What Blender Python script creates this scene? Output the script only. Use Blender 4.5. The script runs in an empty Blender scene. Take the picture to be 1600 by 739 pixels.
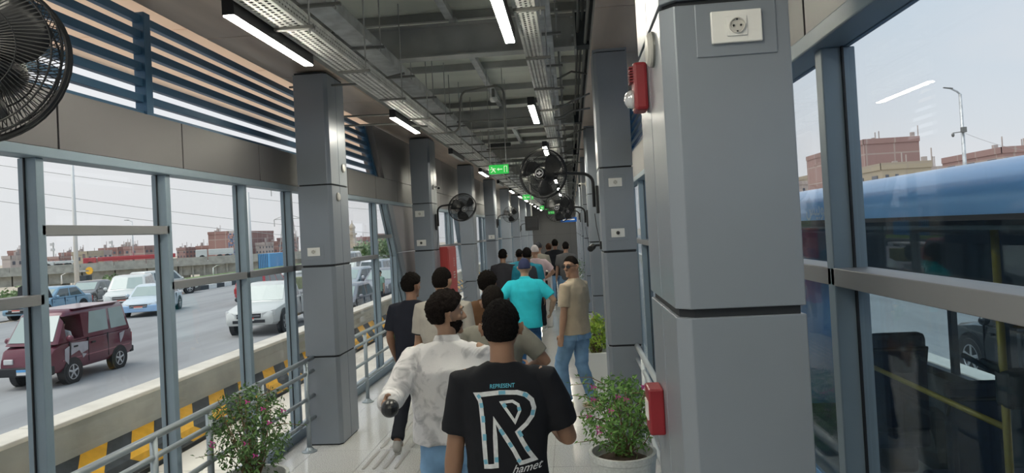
import bpy, bmesh, math, random
import numpy as np
from mathutils import Vector, Matrix, noise
from mathutils.bvhtree import BVHTree
random.seed(7)
SC = bpy.context.scene
COL = SC.collection
# ---------------------------------------------------------------- camera
FPX, CAMZ = 1060.0, 2.08
def make_camera():
    y = np.array([(893 - 800) / FPX, (358 - 344.5) / FPX, 1.0]); y /= np.linalg.norm(y)
    t = np.array([-0.054, -1.0, 0.0]); up = t - y * np.dot(t, y); up /= np.linalg.norm(up)
    x = np.cross(y, up)
    M = np.stack([x, y, up])
    r, u, b = M @ np.array([1, 0, 0]), M @ np.array([0, -1, 0]), M @ np.array([0, 0, -1])
    m = Matrix(((r[0], u[0], b[0], 0), (r[1], u[1], b[1], 0), (r[2], u[2], b[2], CAMZ), (0, 0, 0, 1)))
    cd = bpy.data.cameras.new('camera'); co = bpy.data.objects.new('camera', cd)
    COL.objects.link(co); co.matrix_world = m
    cd.sensor_width = 36; cd.lens = FPX / 1600 * 36; cd.shift_y = -25 / 1600
    cd.clip_start = 0.05; cd.clip_end = 1500
    SC.camera = co
make_camera()
# ---------------------------------------------------------------- sky
def make_world():
    w = bpy.data.worlds.new('sky'); SC.world = w; w.use_nodes = True
    nt = w.node_tree; N = nt.nodes; L = nt.links; N.clear()
    out = N.new('ShaderNodeOutputWorld'); bg = N.new('ShaderNodeBackground')
    tc = N.new('ShaderNodeTexCoord'); sep = N.new('ShaderNodeSeparateXYZ')
    L.new(tc.outputs['Generated'], sep.inputs[0])
    mr = N.new('ShaderNodeMapRange'); mr.inputs[1].default_value = -0.7; mr.inputs[2].default_value = 0.6
    L.new(sep.outputs['X'], mr.inputs[0])
    hz = N.new('ShaderNodeMapRange'); hz.inputs[1].default_value = 0.0; hz.inputs[2].default_value = 0.42
    L.new(sep.outputs['Z'], hz.inputs[0])
    side = N.new('ShaderNodeMixRGB'); side.inputs[1].default_value = (0.80, 0.83, 0.85, 1); side.inputs[2].default_value = (0.43, 0.58, 0.73, 1)
    L.new(mr.outputs[0], side.inputs[0])
    haze = N.new('ShaderNodeMixRGB'); haze.inputs[1].default_value = (0.70, 0.70, 0.715, 1)
    L.new(hz.outputs[0], haze.inputs[0]); L.new(side.outputs[0], haze.inputs[2])
    nz = N.new('ShaderNodeTexNoise'); nz.inputs['Scale'].default_value = 3.2; nz.inputs['Detail'].default_value = 7
    mp = N.new('ShaderNodeMapping'); mp.inputs['Scale'].default_value = (1, 1, 2.6)
    L.new(tc.outputs['Generated'], mp.inputs[0]); L.new(mp.outputs[0], nz.inputs['Vector'])
    cr = N.new('ShaderNodeMapRange'); cr.inputs[1].default_value = 0.5; cr.inputs[2].default_value = 0.72; cr.inputs[4].default_value = 0.42
    L.new(nz.outputs[0], cr.inputs[0])
    cl = N.new('ShaderNodeMixRGB'); cl.inputs[2].default_value = (0.76, 0.73, 0.74, 1)
    L.new(cr.outputs[0], cl.inputs[0]); L.new(haze.outputs[0], cl.inputs[1])
    L.new(cl.outputs[0], bg.inputs[0]); bg.inputs[1].default_value = 1.06
    L.new(bg.outputs[0], out.inputs[0])
make_world()
sd = bpy.data.lights.new('sun', 'SUN'); sd.energy = 1.9; sd.angle = math.radians(40); sd.color = (1, 0.96, 0.9)
so = bpy.data.objects.new('sun', sd); COL.objects.link(so); so.rotation_euler = Vector((0.42, 0.30, -1.0)).to_track_quat('-Z', 'Y').to_euler()
vs = SC.view_settings; SC.display_settings.display_device = 'sRGB'
vs.view_transform = 'Standard'; vs.look = 'None'; vs.gamma = 1; vs.use_curve_mapping = False; vs.exposure = 0.12
SC.cycles.use_denoising = True; SC.cycles.max_bounces = 10; SC.cycles.transparent_max_bounces = 24
SC.cycles.glossy_bounces = 4; SC.cycles.diffuse_bounces = 5; SC.cycles.sample_clamp_indirect = 6
# ---------------------------------------------------------------- materials
def srgb(r, g, b):
    f = lambda c: (c / 255 / 12.92) if c / 255 <= 0.04045 else ((c / 255 + 0.055) / 1.055) ** 2.4
    return (f(r), f(g), f(b))
def mat(name, col, rough=0.6, metal=0.0, var=0.0, scale=6.0, col2=None, bump=0.0, bscale=60.0, spec=0.5, stretch=None, coat=0.0, det=5):
    m = bpy.data.materials.new(name); m.use_nodes = True
    nt = m.node_tree; N, L = nt.nodes, nt.links
    p = N['Principled BSDF']
    p.inputs['Roughness'].default_value = rough; p.inputs['Metallic'].default_value = metal
    p.inputs['Specular IOR Level'].default_value = spec; p.inputs['Coat Weight'].default_value = coat
    c = tuple(col) + (1,)
    p.inputs['Base Color'].default_value = c
    tc = N.new('ShaderNodeTexCoord'); src = tc.outputs['Object']
    if stretch:
        mp = N.new('ShaderNodeMapping'); mp.inputs['Scale'].default_value = stretch; L.new(src, mp.inputs[0]); src = mp.outputs[0]
    if var > 0 or col2:
        nz = N.new('ShaderNodeTexNoise'); nz.inputs['Scale'].default_value = scale; nz.inputs['Detail'].default_value = det
        L.new(src, nz.inputs['Vector'])
        mr = N.new('ShaderNodeMapRange'); mr.inputs[1].default_value = 0.35; mr.inputs[2].default_value = 0.65; L.new(nz.outputs[0], mr.inputs[0])
        mx = N.new('ShaderNodeMixRGB'); L.new(mr.outputs[0], mx.inputs[0])
        if col2: a, b = c, tuple(col2) + (1,)
        else: a = tuple(x * (1 - var) for x in col) + (1,); b = tuple(min(1, x * (1 + var)) for x in col) + (1,)
        mx.inputs[1].default_value = a; mx.inputs[2].default_value = b
        L.new(mx.outputs[0], p.inputs['Base Color'])
    if bump > 0:
        n2 = N.new('ShaderNodeTexNoise'); n2.inputs['Scale'].default_value = bscale; n2.inputs['Detail'].default_value = 3
        L.new(src, n2.inputs['Vector'])
        bp = N.new('ShaderNodeBump'); bp.inputs['Strength'].default_value = bump; bp.inputs['Distance'].default_value = 0.01
        L.new(n2.outputs[0], bp.inputs['Height']); L.new(bp.outputs[0], p.inputs['Normal'])
    return m
def emis(name, col, s):
    m = bpy.data.materials.new(name); m.use_nodes = True; nt = m.node_tree; nt.nodes.clear()
    o = nt.nodes.new('ShaderNodeOutputMaterial'); e = nt.nodes.new('ShaderNodeEmission')
    e.inputs[0].default_value = tuple(col) + (1,); e.inputs[1].default_value = s; nt.links.new(e.outputs[0], o.inputs[0]); return m
def glass(name, tint=(0.975, 0.985, 0.985), ior=1.35, rough=0.0, refl=(0.9, 0.95, 1.0)):
    m = bpy.data.materials.new(name); m.use_nodes = True; nt = m.node_tree; N, L = nt.nodes, nt.links; N.clear()
    o = N.new('ShaderNodeOutputMaterial'); t = N.new('ShaderNodeBsdfTransparent'); t.inputs[0].default_value = tuple(tint) + (1,)
    g = N.new('ShaderNodeBsdfGlossy'); g.inputs['Roughness'].default_value = rough; g.inputs[0].default_value = tuple(refl) + (1,)
    lw = N.new('ShaderNodeLayerWeight'); lw.inputs[0].default_value = 0.5
    pw = N.new('ShaderNodeMath'); pw.operation = 'POWER'; pw.inputs[1].default_value = 5; L.new(lw.outputs['Facing'], pw.inputs[0])
    f = N.new('ShaderNodeMath'); f.operation = 'MULTIPLY_ADD'; f0 = ((ior - 1) / (ior + 1)) ** 2 * 0.7; f.inputs[1].default_value = 0.55; f.inputs[2].default_value = f0; L.new(pw.outputs[0], f.inputs[0])
    mx = N.new('ShaderNodeMixShader'); L.new(f.outputs[0], mx.inputs[0]); L.new(t.outputs[0], mx.inputs[1]); L.new(g.outputs[0], mx.inputs[2]); L.new(mx.outputs[0], o.inputs[0])
    return m
def cells_mat(name, wall, mortar, sx, sy, rough=0.9):
    m = mat(name, wall, rough); nt = m.node_tree; N, L = nt.nodes, nt.links
    b = N.new('ShaderNodeTexBrick'); b.inputs['Color1'].default_value = tuple(wall) + (1,); b.inputs['Color2'].default_value = tuple(x * .82 for x in wall) + (1,)
    b.inputs['Mortar'].default_value = tuple(mortar) + (1,); b.inputs['Scale'].default_value = 1; b.inputs['Brick Width'].default_value = sx; b.inputs['Row Height'].default_value = sy
    b.inputs['Mortar Size'].default_value = 0.12; b.offset = 0.0
    tc = N.new('ShaderNodeTexCoord'); mp = N.new('ShaderNodeMapping'); mp.inputs['Rotation'].default_value = (math.radians(90), 0, 0)
    sp = N.new('ShaderNodeSeparateXYZ'); cb = N.new('ShaderNodeCombineXYZ'); ad = N.new('ShaderNodeMath'); ad.operation = 'ADD'
    L.new(tc.outputs['Object'], sp.inputs[0]); L.new(sp.outputs['X'], ad.inputs[0]); L.new(sp.outputs['Y'], ad.inputs[1])
    L.new(ad.outputs[0], cb.inputs[0]); L.new(sp.outputs['Z'], cb.inputs[1]); L.new(cb.outputs[0], b.inputs['Vector'])
    L.new(b.outputs['Color'], N['Principled BSDF'].inputs['Base Color']); return m
MT = {}
MT['clad'] = mat('grey_composite_cladding', (0.225, 0.252, 0.290), 0.34, 0.22, var=0.04, scale=1.5)
MT['cladwall'] = mat('warm_grey_cladding', (0.135, 0.129, 0.133), 0.42, 0.1, var=0.05, scale=1.2)
MT['mauve'] = mat('pale_mauve_cladding', (0.33, 0.31, 0.325), 0.42, 0.1, var=0.05, scale=1.2)
MT['frame'] = mat('blue_grey_aluminium', (0.20, 0.265, 0.32), 0.4, 0.1, var=0.03)
MT['frame_in'] = mat('grey_transom_aluminium', (0.20, 0.203, 0.215), 0.45, 0.1)
MT['gasket'] = mat('black_gasket', (0.012, 0.014, 0.018), 0.5)
MT['groove'] = mat('dark_groove', (0.012, 0.015, 0.02), 0.7)
MT['glass'] = glass('window_glass')
MT['soffit'] = mat('brown_metal_soffit', (0.60, 0.49, 0.41), 0.30, 0.4, var=0.12, scale=1.4, stretch=(3, .4, 1))
MT['canopy'] = mat('cream_canopy_soffit', (0.97, 0.82, 0.70), 0.5, 0.0, var=0.06, scale=0.8)
def translucent(m, col, f):
    nt = m.node_tree; N, L = nt.nodes, nt.links; t_ = N.new('ShaderNodeBsdfTranslucent'); t_.inputs[0].default_value = tuple(col) + (1,)
    mx = N.new('ShaderNodeMixShader'); mx.inputs[0].default_value = f; L.new(N['Principled BSDF'].outputs[0], mx.inputs[1]); L.new(t_.outputs[0], mx.inputs[2]); L.new(mx.outputs[0], N['Material Output'].inputs[0])
translucent(MT['canopy'], (0.93, 0.78, 0.65), 0.55)
MT['blue'] = mat('blue_slat_paint', (0.045, 0.115, 0.205), 0.35, 0.3)
MT['roof'] = mat('olive_grey_roof_sheet', (0.80, 0.82, 0.74), 0.42, 0.0, var=0.12, scale=0.7, stretch=(.5, 2, 1))
MT['steel'] = mat('painted_grey_steel', (0.40, 0.405, 0.40), 0.5, 0.1, var=0.12, scale=3)
MT['galv'] = mat('galvanised_steel', (0.55, 0.57, 0.58), 0.4, 0.4, var=0.18, scale=7)
MT['tray'] = mat('galvanised_tray', (0.66, 0.66, 0.64), 0.45, 0.3, var=0.15, scale=9)
MT['cond'] = mat('grey_conduit', (0.20, 0.20, 0.19), 0.4, 0.5)
MT['black'] = mat('black_plastic', (0.012, 0.013, 0.016), 0.38)
MT['lamp'] = emis('led_diffuser', (1.0, 0.955, 0.80), 110.0)
MT['lampoff'] = mat('unlit_diffuser', (0.62, 0.62, 0.6), 0.4)
MT['white'] = mat('white_plastic', (0.72, 0.72, 0.70), 0.35)
MT['offw'] = mat('off_white_plastic', (0.50, 0.49, 0.46), 0.4)
MT['red'] = mat('red_enamel', (0.22, 0.014, 0.022), 0.4, var=0.08)
MT['redw'] = mat('red_cabinet_paint', (0.42, 0.05, 0.05), 0.45, var=0.06)
MT['rail'] = mat('grey_rail_paint', (0.30, 0.345, 0.375), 0.35, 0.45)
MT['railw'] = mat('pale_rail_paint', (0.62, 0.66, 0.68), 0.35, 0.2)
MT['concrete'] = mat('grey_concrete', (0.36, 0.365, 0.335), 0.9, var=0.16, scale=1.3, bump=0.25, bscale=12)
MT['conctop'] = mat('pale_concrete_cap', (0.66, 0.64, 0.58), 0.85, var=0.08, scale=3)
MT['kerby'] = mat('kerb_yellow_paint', (0.80, 0.44, 0.035), 0.75, var=0.1, scale=8)
MT['kerbk'] = mat('kerb_black_paint', (0.045, 0.055, 0.065), 0.75, var=0.2, scale=8)
MT['kerbw'] = mat('kerb_white_paint', (0.78, 0.78, 0.76), 0.8, var=0.1)
MT['asphalt'] = mat('worn_asphalt', (0.29, 0.295, 0.30), 0.8, var=0.14, scale=0.35, stretch=(2.4, .35, 1), bump=0.15, bscale=40)
MT['apron'] = mat('pale_paving', (0.72, 0.70, 0.63), 0.85, var=0.12, scale=1.1)
MT['dirt'] = mat('sandy_ground', (0.50, 0.43, 0.34), 0.95, var=0.15, scale=.1)
MT['grassm'] = mat('verge_green', (0.12, 0.20, 0.06), 0.95, var=0.4, scale=.6)
MT['terr'] = None
def terrazzo():
    m = mat('pale_terrazzo', (0.42, 0.41, 0.39), 0.16, spec=0.5); nt = m.node_tree; N, L = nt.nodes, nt.links
    v = N.new('ShaderNodeTexNoise'); v.inputs['Scale'].default_value = 120; v.inputs['Detail'].default_value = 2
    tc = N.new('ShaderNodeTexCoord'); g = N.new('ShaderNodeNewGeometry'); L.new(g.outputs['Position'], v.inputs['Vector'])
    r = N.new('ShaderNodeValToRGB'); r.color_ramp.elements[0].position = 0.36; r.color_ramp.elements[0].color = (0.34, 0.34, 0.335, 1)
    r.color_ramp.elements[1].position = 0.56; r.color_ramp.elements[1].color = (0.62, 0.625, 0.62, 1)
    L.new(v.outputs[0], r.inputs[0])
    n2 = N.new('ShaderNodeTexNoise'); n2.inputs['Scale'].default_value = 1.7; L.new(g.outputs['Position'], n2.inputs['Vector'])
    mr = N.new('ShaderNodeMapRange'); mr.inputs[1].default_value = .3; mr.inputs[2].default_value = .7; mr.inputs[3].default_value = 0.06; mr.inputs[4].default_value = 0.17
    L.new(n2.outputs[0], mr.inputs[0]); L.new(mr.outputs[0], N['Principled BSDF'].inputs['Roughness'])
    L.new(r.outputs[0], N['Principled BSDF'].inputs['Base Color']); return m
MT['terr'] = terrazzo()
MT['grout'] = mat('tile_grout', (0.20, 0.20, 0.19), 0.8)
MT['tact'] = mat('tactile_bar_stone', (0.33, 0.325, 0.31), 0.35)
MT['terracotta'] = mat('pale_pot_stone', (0.60, 0.62, 0.61), 0.55, var=0.1, scale=60)
MT['soil'] = mat('soil', (0.09, 0.065, 0.045), 0.95, var=0.3, scale=30)
MT['stem'] = mat('twig_bark', (0.17, 0.11, 0.06), 0.85)
MT['leaf'] = mat('dark_green_leaf', (0.04, 0.095, 0.025), 0.5, col2=(0.10, 0.20, 0.05), scale=14)
MT['leafb'] = mat('bright_green_leaf', (0.07, 0.17, 0.03), 0.5, col2=(0.15, 0.30, 0.06), scale=14)
MT['leafy'] = mat('yellow_green_leaf', (0.20, 0.38, 0.03), 0.55, col2=(0.40, 0.52, 0.06), scale=12)
MT['leafgrey'] = mat('tree_green', (0.12, 0.19, 0.09), 0.8, col2=(0.22, 0.30, 0.14), scale=2)
MT['flower'] = mat('magenta_flower', (0.55, 0.05, 0.30), 0.6)
# ---------------------------------------------------------------- helpers
class MB:
    def __init__(s): s.v = []; s.f = []; s.m = []; s.cur = 0
    def add(s, vs, fs):
        o = len(s.v); s.v += [Vector(p) for p in vs]; s.f += [tuple(i + o for i in f) for f in fs]; s.m += [s.cur] * len(fs); return s
    def box(s, x0, x1, y0, y1, z0, z1, mtx=None):
        vs = [(x, y, z) for z in (z0, z1) for y in (y0, y1) for x in (x0, x1)]
        if mtx is not None: vs = [mtx @ Vector(p) for p in vs]
        return s.add(vs, [(0, 2, 3, 1), (4, 5, 7, 6), (0, 1, 5, 4), (2, 6, 7, 3), (0, 4, 6, 2), (1, 3, 7, 5)])
    def prism(s, poly, axis, a, b):
        """poly of 2D points extruded along axis ('x','y','z') from a to b"""
        def P(p, t):
            return {'x': (t, p[0], p[1]), 'y': (p[0], t, p[1]), 'z': (p[0], p[1], t)}[axis]
        n = len(poly); vs = [P(p, a) for p in poly] + [P(p, b) for p in poly]
        fs = [tuple(range(n))[::-1], tuple(range(n, 2 * n))] + [(i, (i + 1) % n, n + (i + 1) % n, n + i) for i in range(n)]
        return s.add(vs, fs)
    def loft(s, rings, cap=True):
        n = len(rings[0]); vs = [p for r in rings for p in r]; fs = []
        for k in range(len(rings) - 1):
            for i in range(n):
                j = (i + 1) % n; fs.append((k * n + i, k * n + j, (k + 1) * n + j, (k + 1) * n + i))
        if cap: fs.append(tuple(range(n))[::-1]); fs.append(tuple((len(rings) - 1) * n + i for i in range(n)))
        return s.add(vs, fs)
    def tube(s, pts, r, n=8, cap=True, ref=None, flat=1.0):
        pts = [Vector(p) for p in pts]; rings = []
        rr = r if isinstance(r, (list, tuple)) else [r] * len(pts)
        up = Vector(ref) if ref else None
        for i, p in enumerate(pts):
            t = (pts[min(i + 1, len(pts) - 1)] - pts[max(i - 1, 0)]).normalized()
            if up is None:
                up = Vector((0, 0, 1)) if abs(t.z) < 0.9 else Vector((0, 1, 0))
            a = t.cross(up)
            if a.length < 1e-4: a = t.orthogonal()
            a.normalize(); b = a.cross(t).normalized()
            ra, rb = (rr[i] if isinstance(rr[i], (list, tuple)) else (rr[i], rr[i] * flat))
            rings.append([p + a * (math.cos(q) * ra) + b * (math.sin(q) * rb) for q in [2 * math.pi * k / n for k in range(n)]])
            if ref is None: up = b
        return s.loft(rings, cap)
    def cyl(s, p0, p1, r0, r1=None, n=16): return s.tube([p0, p1], [r0, r0 if r1 is None else r1], n)
    def disc_lathe(s, prof, c=(0, 0, 0), n=24, mtx=None):
        rings = []
        for r, z in prof:
            ring = [Vector((c[0] + r * math.cos(2 * math.pi * k / n), c[1] + r * math.sin(2 * math.pi * k / n), c[2] + z)) for k in range(n)]
            if mtx is not None: ring = [mtx @ p for p in ring]
            rings.append(ring)
        return s.loft(rings)
    def torus(s, c, R, r, mtx=None, n=40, k=6):
        vs = []; fs = []
        for i in range(n):
            a = 2 * math.pi * i / n
            for j in range(k):
                b = 2 * math.pi * j / k
                p = Vector(((R + r * math.cos(b)) * math.cos(a), (R + r * math.cos(b)) * math.sin(a), r * math.sin(b)))
                p += Vector(c)
                vs.append(mtx @ p if mtx is not None else p)
                fs.append((i * k + j, ((i + 1) % n) * k + j, ((i + 1) % n) * k + (j + 1) % k, i * k + (j + 1) % k))
        return s.add(vs, fs)
    def sphere(s, c, r, n=12, m=8):
        if not isinstance(r, (tuple, list)): r = (r, r, r)
        rings = []
        for j in range(m + 1):
            t = math.pi * (j + 0.02 if j == 0 else (j - 0.02 if j == m else j)) / m
            rings.append([Vector((c[0] + r[0] * math.sin(t) * math.cos(2 * math.pi * i / n), c[1] + r[1] * math.sin(t) * math.sin(2 * math.pi * i / n), c[2] - r[2] * math.cos(t))) for i in range(n)])
        return s.loft(rings)
    def quad(s, a, b, c, d): return s.add([a, b, c, d], [(0, 1, 2, 3)])
    def mesh(s, name, mats, inv=None, smooth=False):
        me = bpy.data.meshes.new(name)
        vs = [inv @ p for p in s.v] if inv is not None else s.v
        me.from_pydata([tuple(p) for p in vs], [], s.f)
        for m in (mats if isinstance(mats, (list, tuple)) else [mats]): me.materials.append(m)
        if any(s.m): me.polygons.foreach_set('material_index', s.m)
        if smooth: me.polygons.foreach_set('use_smooth', [True] * len(me.polygons))
        me.update(); return me
    def build(s, name, mats, parent=None, world=True, smooth=False, bevel=0, subsurf=0, fix=True, shade_angle=None):
        inv = None
        if parent is not None and world: inv = WM(parent).inverted()
        me = s.mesh(name, mats, inv, smooth)
        if fix:
            bm = bmesh.new(); bm.from_mesh(me); bmesh.ops.recalc_face_normals(bm, faces=bm.faces); bm.to_mesh(me); bm.free()
        o = bpy.data.objects.new(name, me); COL.objects.link(o)
        if parent is not None: o.parent = parent
        if bevel: b = o.modifiers.new('b', 'BEVEL'); b.width = bevel; b.segments = 2; b.limit_method = 'ANGLE'; b.angle_limit = math.radians(40)
        if subsurf: b = o.modifiers.new('s', 'SUBSURF'); b.levels = b.render_levels = subsurf
        return o
def WM(o):
    m = Matrix.LocRotScale(o.location, o.rotation_euler, o.scale)
    return WM(o.parent) @ m if o.parent else m
def thing(name, label, cat, loc=(0, 0, 0), rz=0.0, group=None, rot=None):
    o = bpy.data.objects.new(name, None); COL.objects.link(o); o.empty_display_size = 0.1
    o.location = loc; o.rotation_euler = rot if rot else (0, 0, rz); o['label'] = label; o['category'] = cat
    if group: o['group'] = group
    return o
def struct(name, label=None):
    o = bpy.data.objects.new(name, None); COL.objects.link(o); o['kind'] = 'structure'
    if label: o['label'] = label
    return o
def tag(o, label, cat, group=None, kind=None):
    o['label'] = label; o['category'] = cat
    if group: o['group'] = group
    if kind: o['kind'] = kind
    return o
def dup(root, loc, rz=None, label=None, rot=None):
    def cp(o, par):
        c = o.copy(); COL.objects.link(c); c.parent = par
        for ch in list(o.children): cp(ch, c)
        return c
    r = cp(root, None); r.location = loc
    if rz is not None: r.rotation_euler = (0, 0, rz)
    if rot is not None: r.rotation_euler = rot
    if label: r['label'] = label
    return r
def bx(name, m, parent, x0, x1, y0, y1, z0, z1, bevel=0):
    return MB().box(min(x0, x1), max(x0, x1), min(y0, y1), max(y0, y1), min(z0, z1), max(z0, z1)).build(name, m, parent, bevel=bevel)
def text_mesh(body, size, shear=0.0, bold=0.0, res=3):
    cu = bpy.data.curves.new('txt', 'FONT'); cu.body = body; cu.size = size; cu.shear = shear; cu.offset = bold; cu.resolution_u = res; cu.align_x = 'CENTER'; cu.align_y = 'CENTER'
    o = bpy.data.objects.new('txt', cu); COL.objects.link(o)
    dg = bpy.context.evaluated_depsgraph_get(); me = bpy.data.meshes.new_from_object(o.evaluated_get(dg))
    vs = [v.co.copy() for v in me.vertices]; fs = [tuple(p.vertices) for p in me.polygons]
    bpy.data.objects.remove(o); bpy.data.curves.remove(cu); bpy.data.meshes.remove(me)
    return vs, fs
# ================================================================= BUILDING SHELL
COLY = [1.73, 6.78, 11.83, 16.88, 21.93, 26.98, 32.03, 37.08, 42.13]
RCOLY = [1.85, 6.78, 11.83, 16.88, 21.93, 26.98, 32.03, 37.08, 42.13]
YEND = 46.0
YS = -8.0
# floor
fl = struct('floor', 'pale grey speckled terrazzo tile floor')
bx('slab', MT['grout'], fl, -3.0, 0.95, YS, YEND, -0.25, -0.006)
bx('slab_finish', MT['terr'], fl, -2.98, 0.9, YS, 2.395, -0.006, 0.0)
bx('slab_finish', MT['terr'], fl, -2.98, 0.9, 16.205, YEND, -0.006, 0.0)
tile_me = MB().box(0.0018, 0.5982, 0.0018, 0.5982, -0.012, 0.0).mesh('tile', MT['terr'])
for r in range(23):
    for c in range(7):
        x = -3.27 + 0.6 * c + 0.0
        o = bpy.data.objects.new('tile', tile_me); COL.objects.link(o); o.parent = fl
        o.location = (x, 2.4 + 0.6 * r, 0)
bar_me = MB().tube([(0, 0, 0), (0, .02, .004), (0, .5, .004), (0, .52, 0)], [(.008, .002), (.018, .004), (.018, .004), (.008, .002)], 8, ref=(0, 0, 1)).mesh('tactile_bar', MT['tact'])
for r in range(17):
    for c in range(4):
        o = bpy.data.objects.new('tactile_bar', bar_me); COL.objects.link(o); o.parent = fl
        o.location = (-2.0 + 0.1 * c, 3.64 + 0.6 * r, 0.0)
# ---- cladding columns
def column(label, x0, x1, y0, y1, inner, top, group=None):
    """inner = +1 when the corridor lies on +x of the column, -1 on -x"""
    t = thing('cladding_column', label, 'column', ((x0 + x1) / 2, (y0 + y1) / 2, 0))
    ch = 0.035
    def foot(a, b, i):
        X0, X1 = x0 + i, x1 - i
        if inner > 0: return [(X0, a), (X1 - ch, a), (X1, a + ch), (X1, b), (X0, b)]
        return [(X0 + ch, a), (X1, a), (X1, b), (X0, b), (X0, a + ch)]
    MB().prism(foot(y0 + .012, y1 - .012, .012), 'z', 0, top).build('core', MT['groove'], t)
    ym = y0 + (y1 - y0) * 0.52
    zs = [(0.015, 0.895), (0.915, 1.825), (1.848, 2.665), (2.68, 3.82)] + ([(3.83, top)] if top > 3.9 else [])
    for a, b in zs:
        b = min(b, top)
        MB().prism(foot(y0, ym, 0), 'z', a, b).build('front_panel', MT['clad'], t, bevel=.003)
        Y0, Y1 = ym + .007, y1
        MB().box(x0, x1, Y0, Y1, a, b).build('side_panel', MT['clad'], t, bevel=.003)
    return t
ordn = ['nearest', 'second', 'third', 'fourth', 'fifth', 'sixth', 'seventh', 'eighth', 'ninth']
def socket(x, y, z, label, s=1.0, plug=False, patch=False):
    t = thing('power_socket', label, 'socket', (x, y, z), 0)
    if patch:
        p = MB(); p.box(-.105 * s, .105 * s, -.004, 0, -.075 * s, .068 * s); p.build('backing_plate', MT['clad'], t, world=False, bevel=.002)
    MB().box(-.066 * s, .066 * s, -.014, -.0035, -.043 * s, .043 * s).build('cover_plate', MT['white'], t, world=False, bevel=.003)
    m = MB(); rot = Matrix.Rotation(math.radians(90), 4, 'X')
    m.box(-.026 * s, .026 * s, -.018, -.013, -.026 * s, .026 * s); m.build('insert', MT['white'], t, world=False, bevel=.001)
    m = MB(); R = .0205 * s
    m.disc_lathe([(R, 0), (R, .006), (R * .9, .006), (R * .86, .0015), (.0001, .0015)], n=24, mtx=Matrix.Translation((0, -.0175, 0)) @ rot); m.build('socket_ring', MT['offw'], t, world=False, smooth=False)
    m = MB()
    for dx in (-.0095 * s, .0095 * s): m.disc_lathe([(.0028 * s, 0), (.0028 * s, .003)], c=(dx, 0, 0), n=8, mtx=Matrix.Translation((0, -.0185, 0)) @ rot)
    m.box(-.002, .002, -.0215, -.0185, .014 * s, .018 * s); m.box(-.002, .002, -.0215, -.0185, -.018 * s, -.014 * s)
    m.build('contact', MT['black'], t, world=False)
    if plug:
        m = MB(); m.disc_lathe([(.016, 0), (.018, .012), (.012, .03), (.007, .04)], n=12, mtx=Matrix.Translation((0, -.018, 0)) @ rot); m.build('plug', MT['black'], t, world=False)
    return t
lk = {0: 'behind the fan at the left edge', 1: 'beside the shrub and railing', 2: 'carrying two sockets before the red cabinet', 3: 'just beyond the red cabinet', 4: 'beyond the slanted panels'}
for i, y in enumerate(COLY):
    column('%s grey clad column on the road side, %s' % (ordn[i], lk.get(i, 'among the far windows')), -2.79, -2.44, y, y + .53, 1, 3.84)
rk = {0: 'filling the view right of the corridor, with a big socket', 1: 'behind the flowering shrub, with two sockets', 2: 'behind the planter by the man in beige'}
for i, y in enumerate(RCOLY):
    column('%s grey clad column on the bus side, %s' % (ordn[i], rk.get(i, 'far along the corridor')), (.27 if i == 0 else .30), (.605 if i == 0 else .635), y, y + (.60 if i == 0 else .53), -1, 4.45)
socket(.4645, 1.85, 2.595, 'white power socket high on the nearest bus-side column', patch=True)
socket(-2.648, 6.78, 1.985, 'white power socket on the road-side column beside the shrub', patch=True)
socket(.455, 6.78, 2.52, 'upper white socket on the column behind the flowering shrub', patch=True)
socket(.455, 6.78, 2.02, 'lower white socket with a black plug on the column behind the flowering shrub', plug=True, patch=True)
socket(-2.66, 11.83, 2.49, 'upper white socket on the column before the red cabinet', s=1.25)
socket(-2.655, 11.83, 1.975, 'lower white socket with a plug before the red cabinet', s=1.25, plug=True)
socket(-2.6, 21.93, 1.96, 'white socket on the column beyond the slanted panels', s=1.5)
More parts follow.
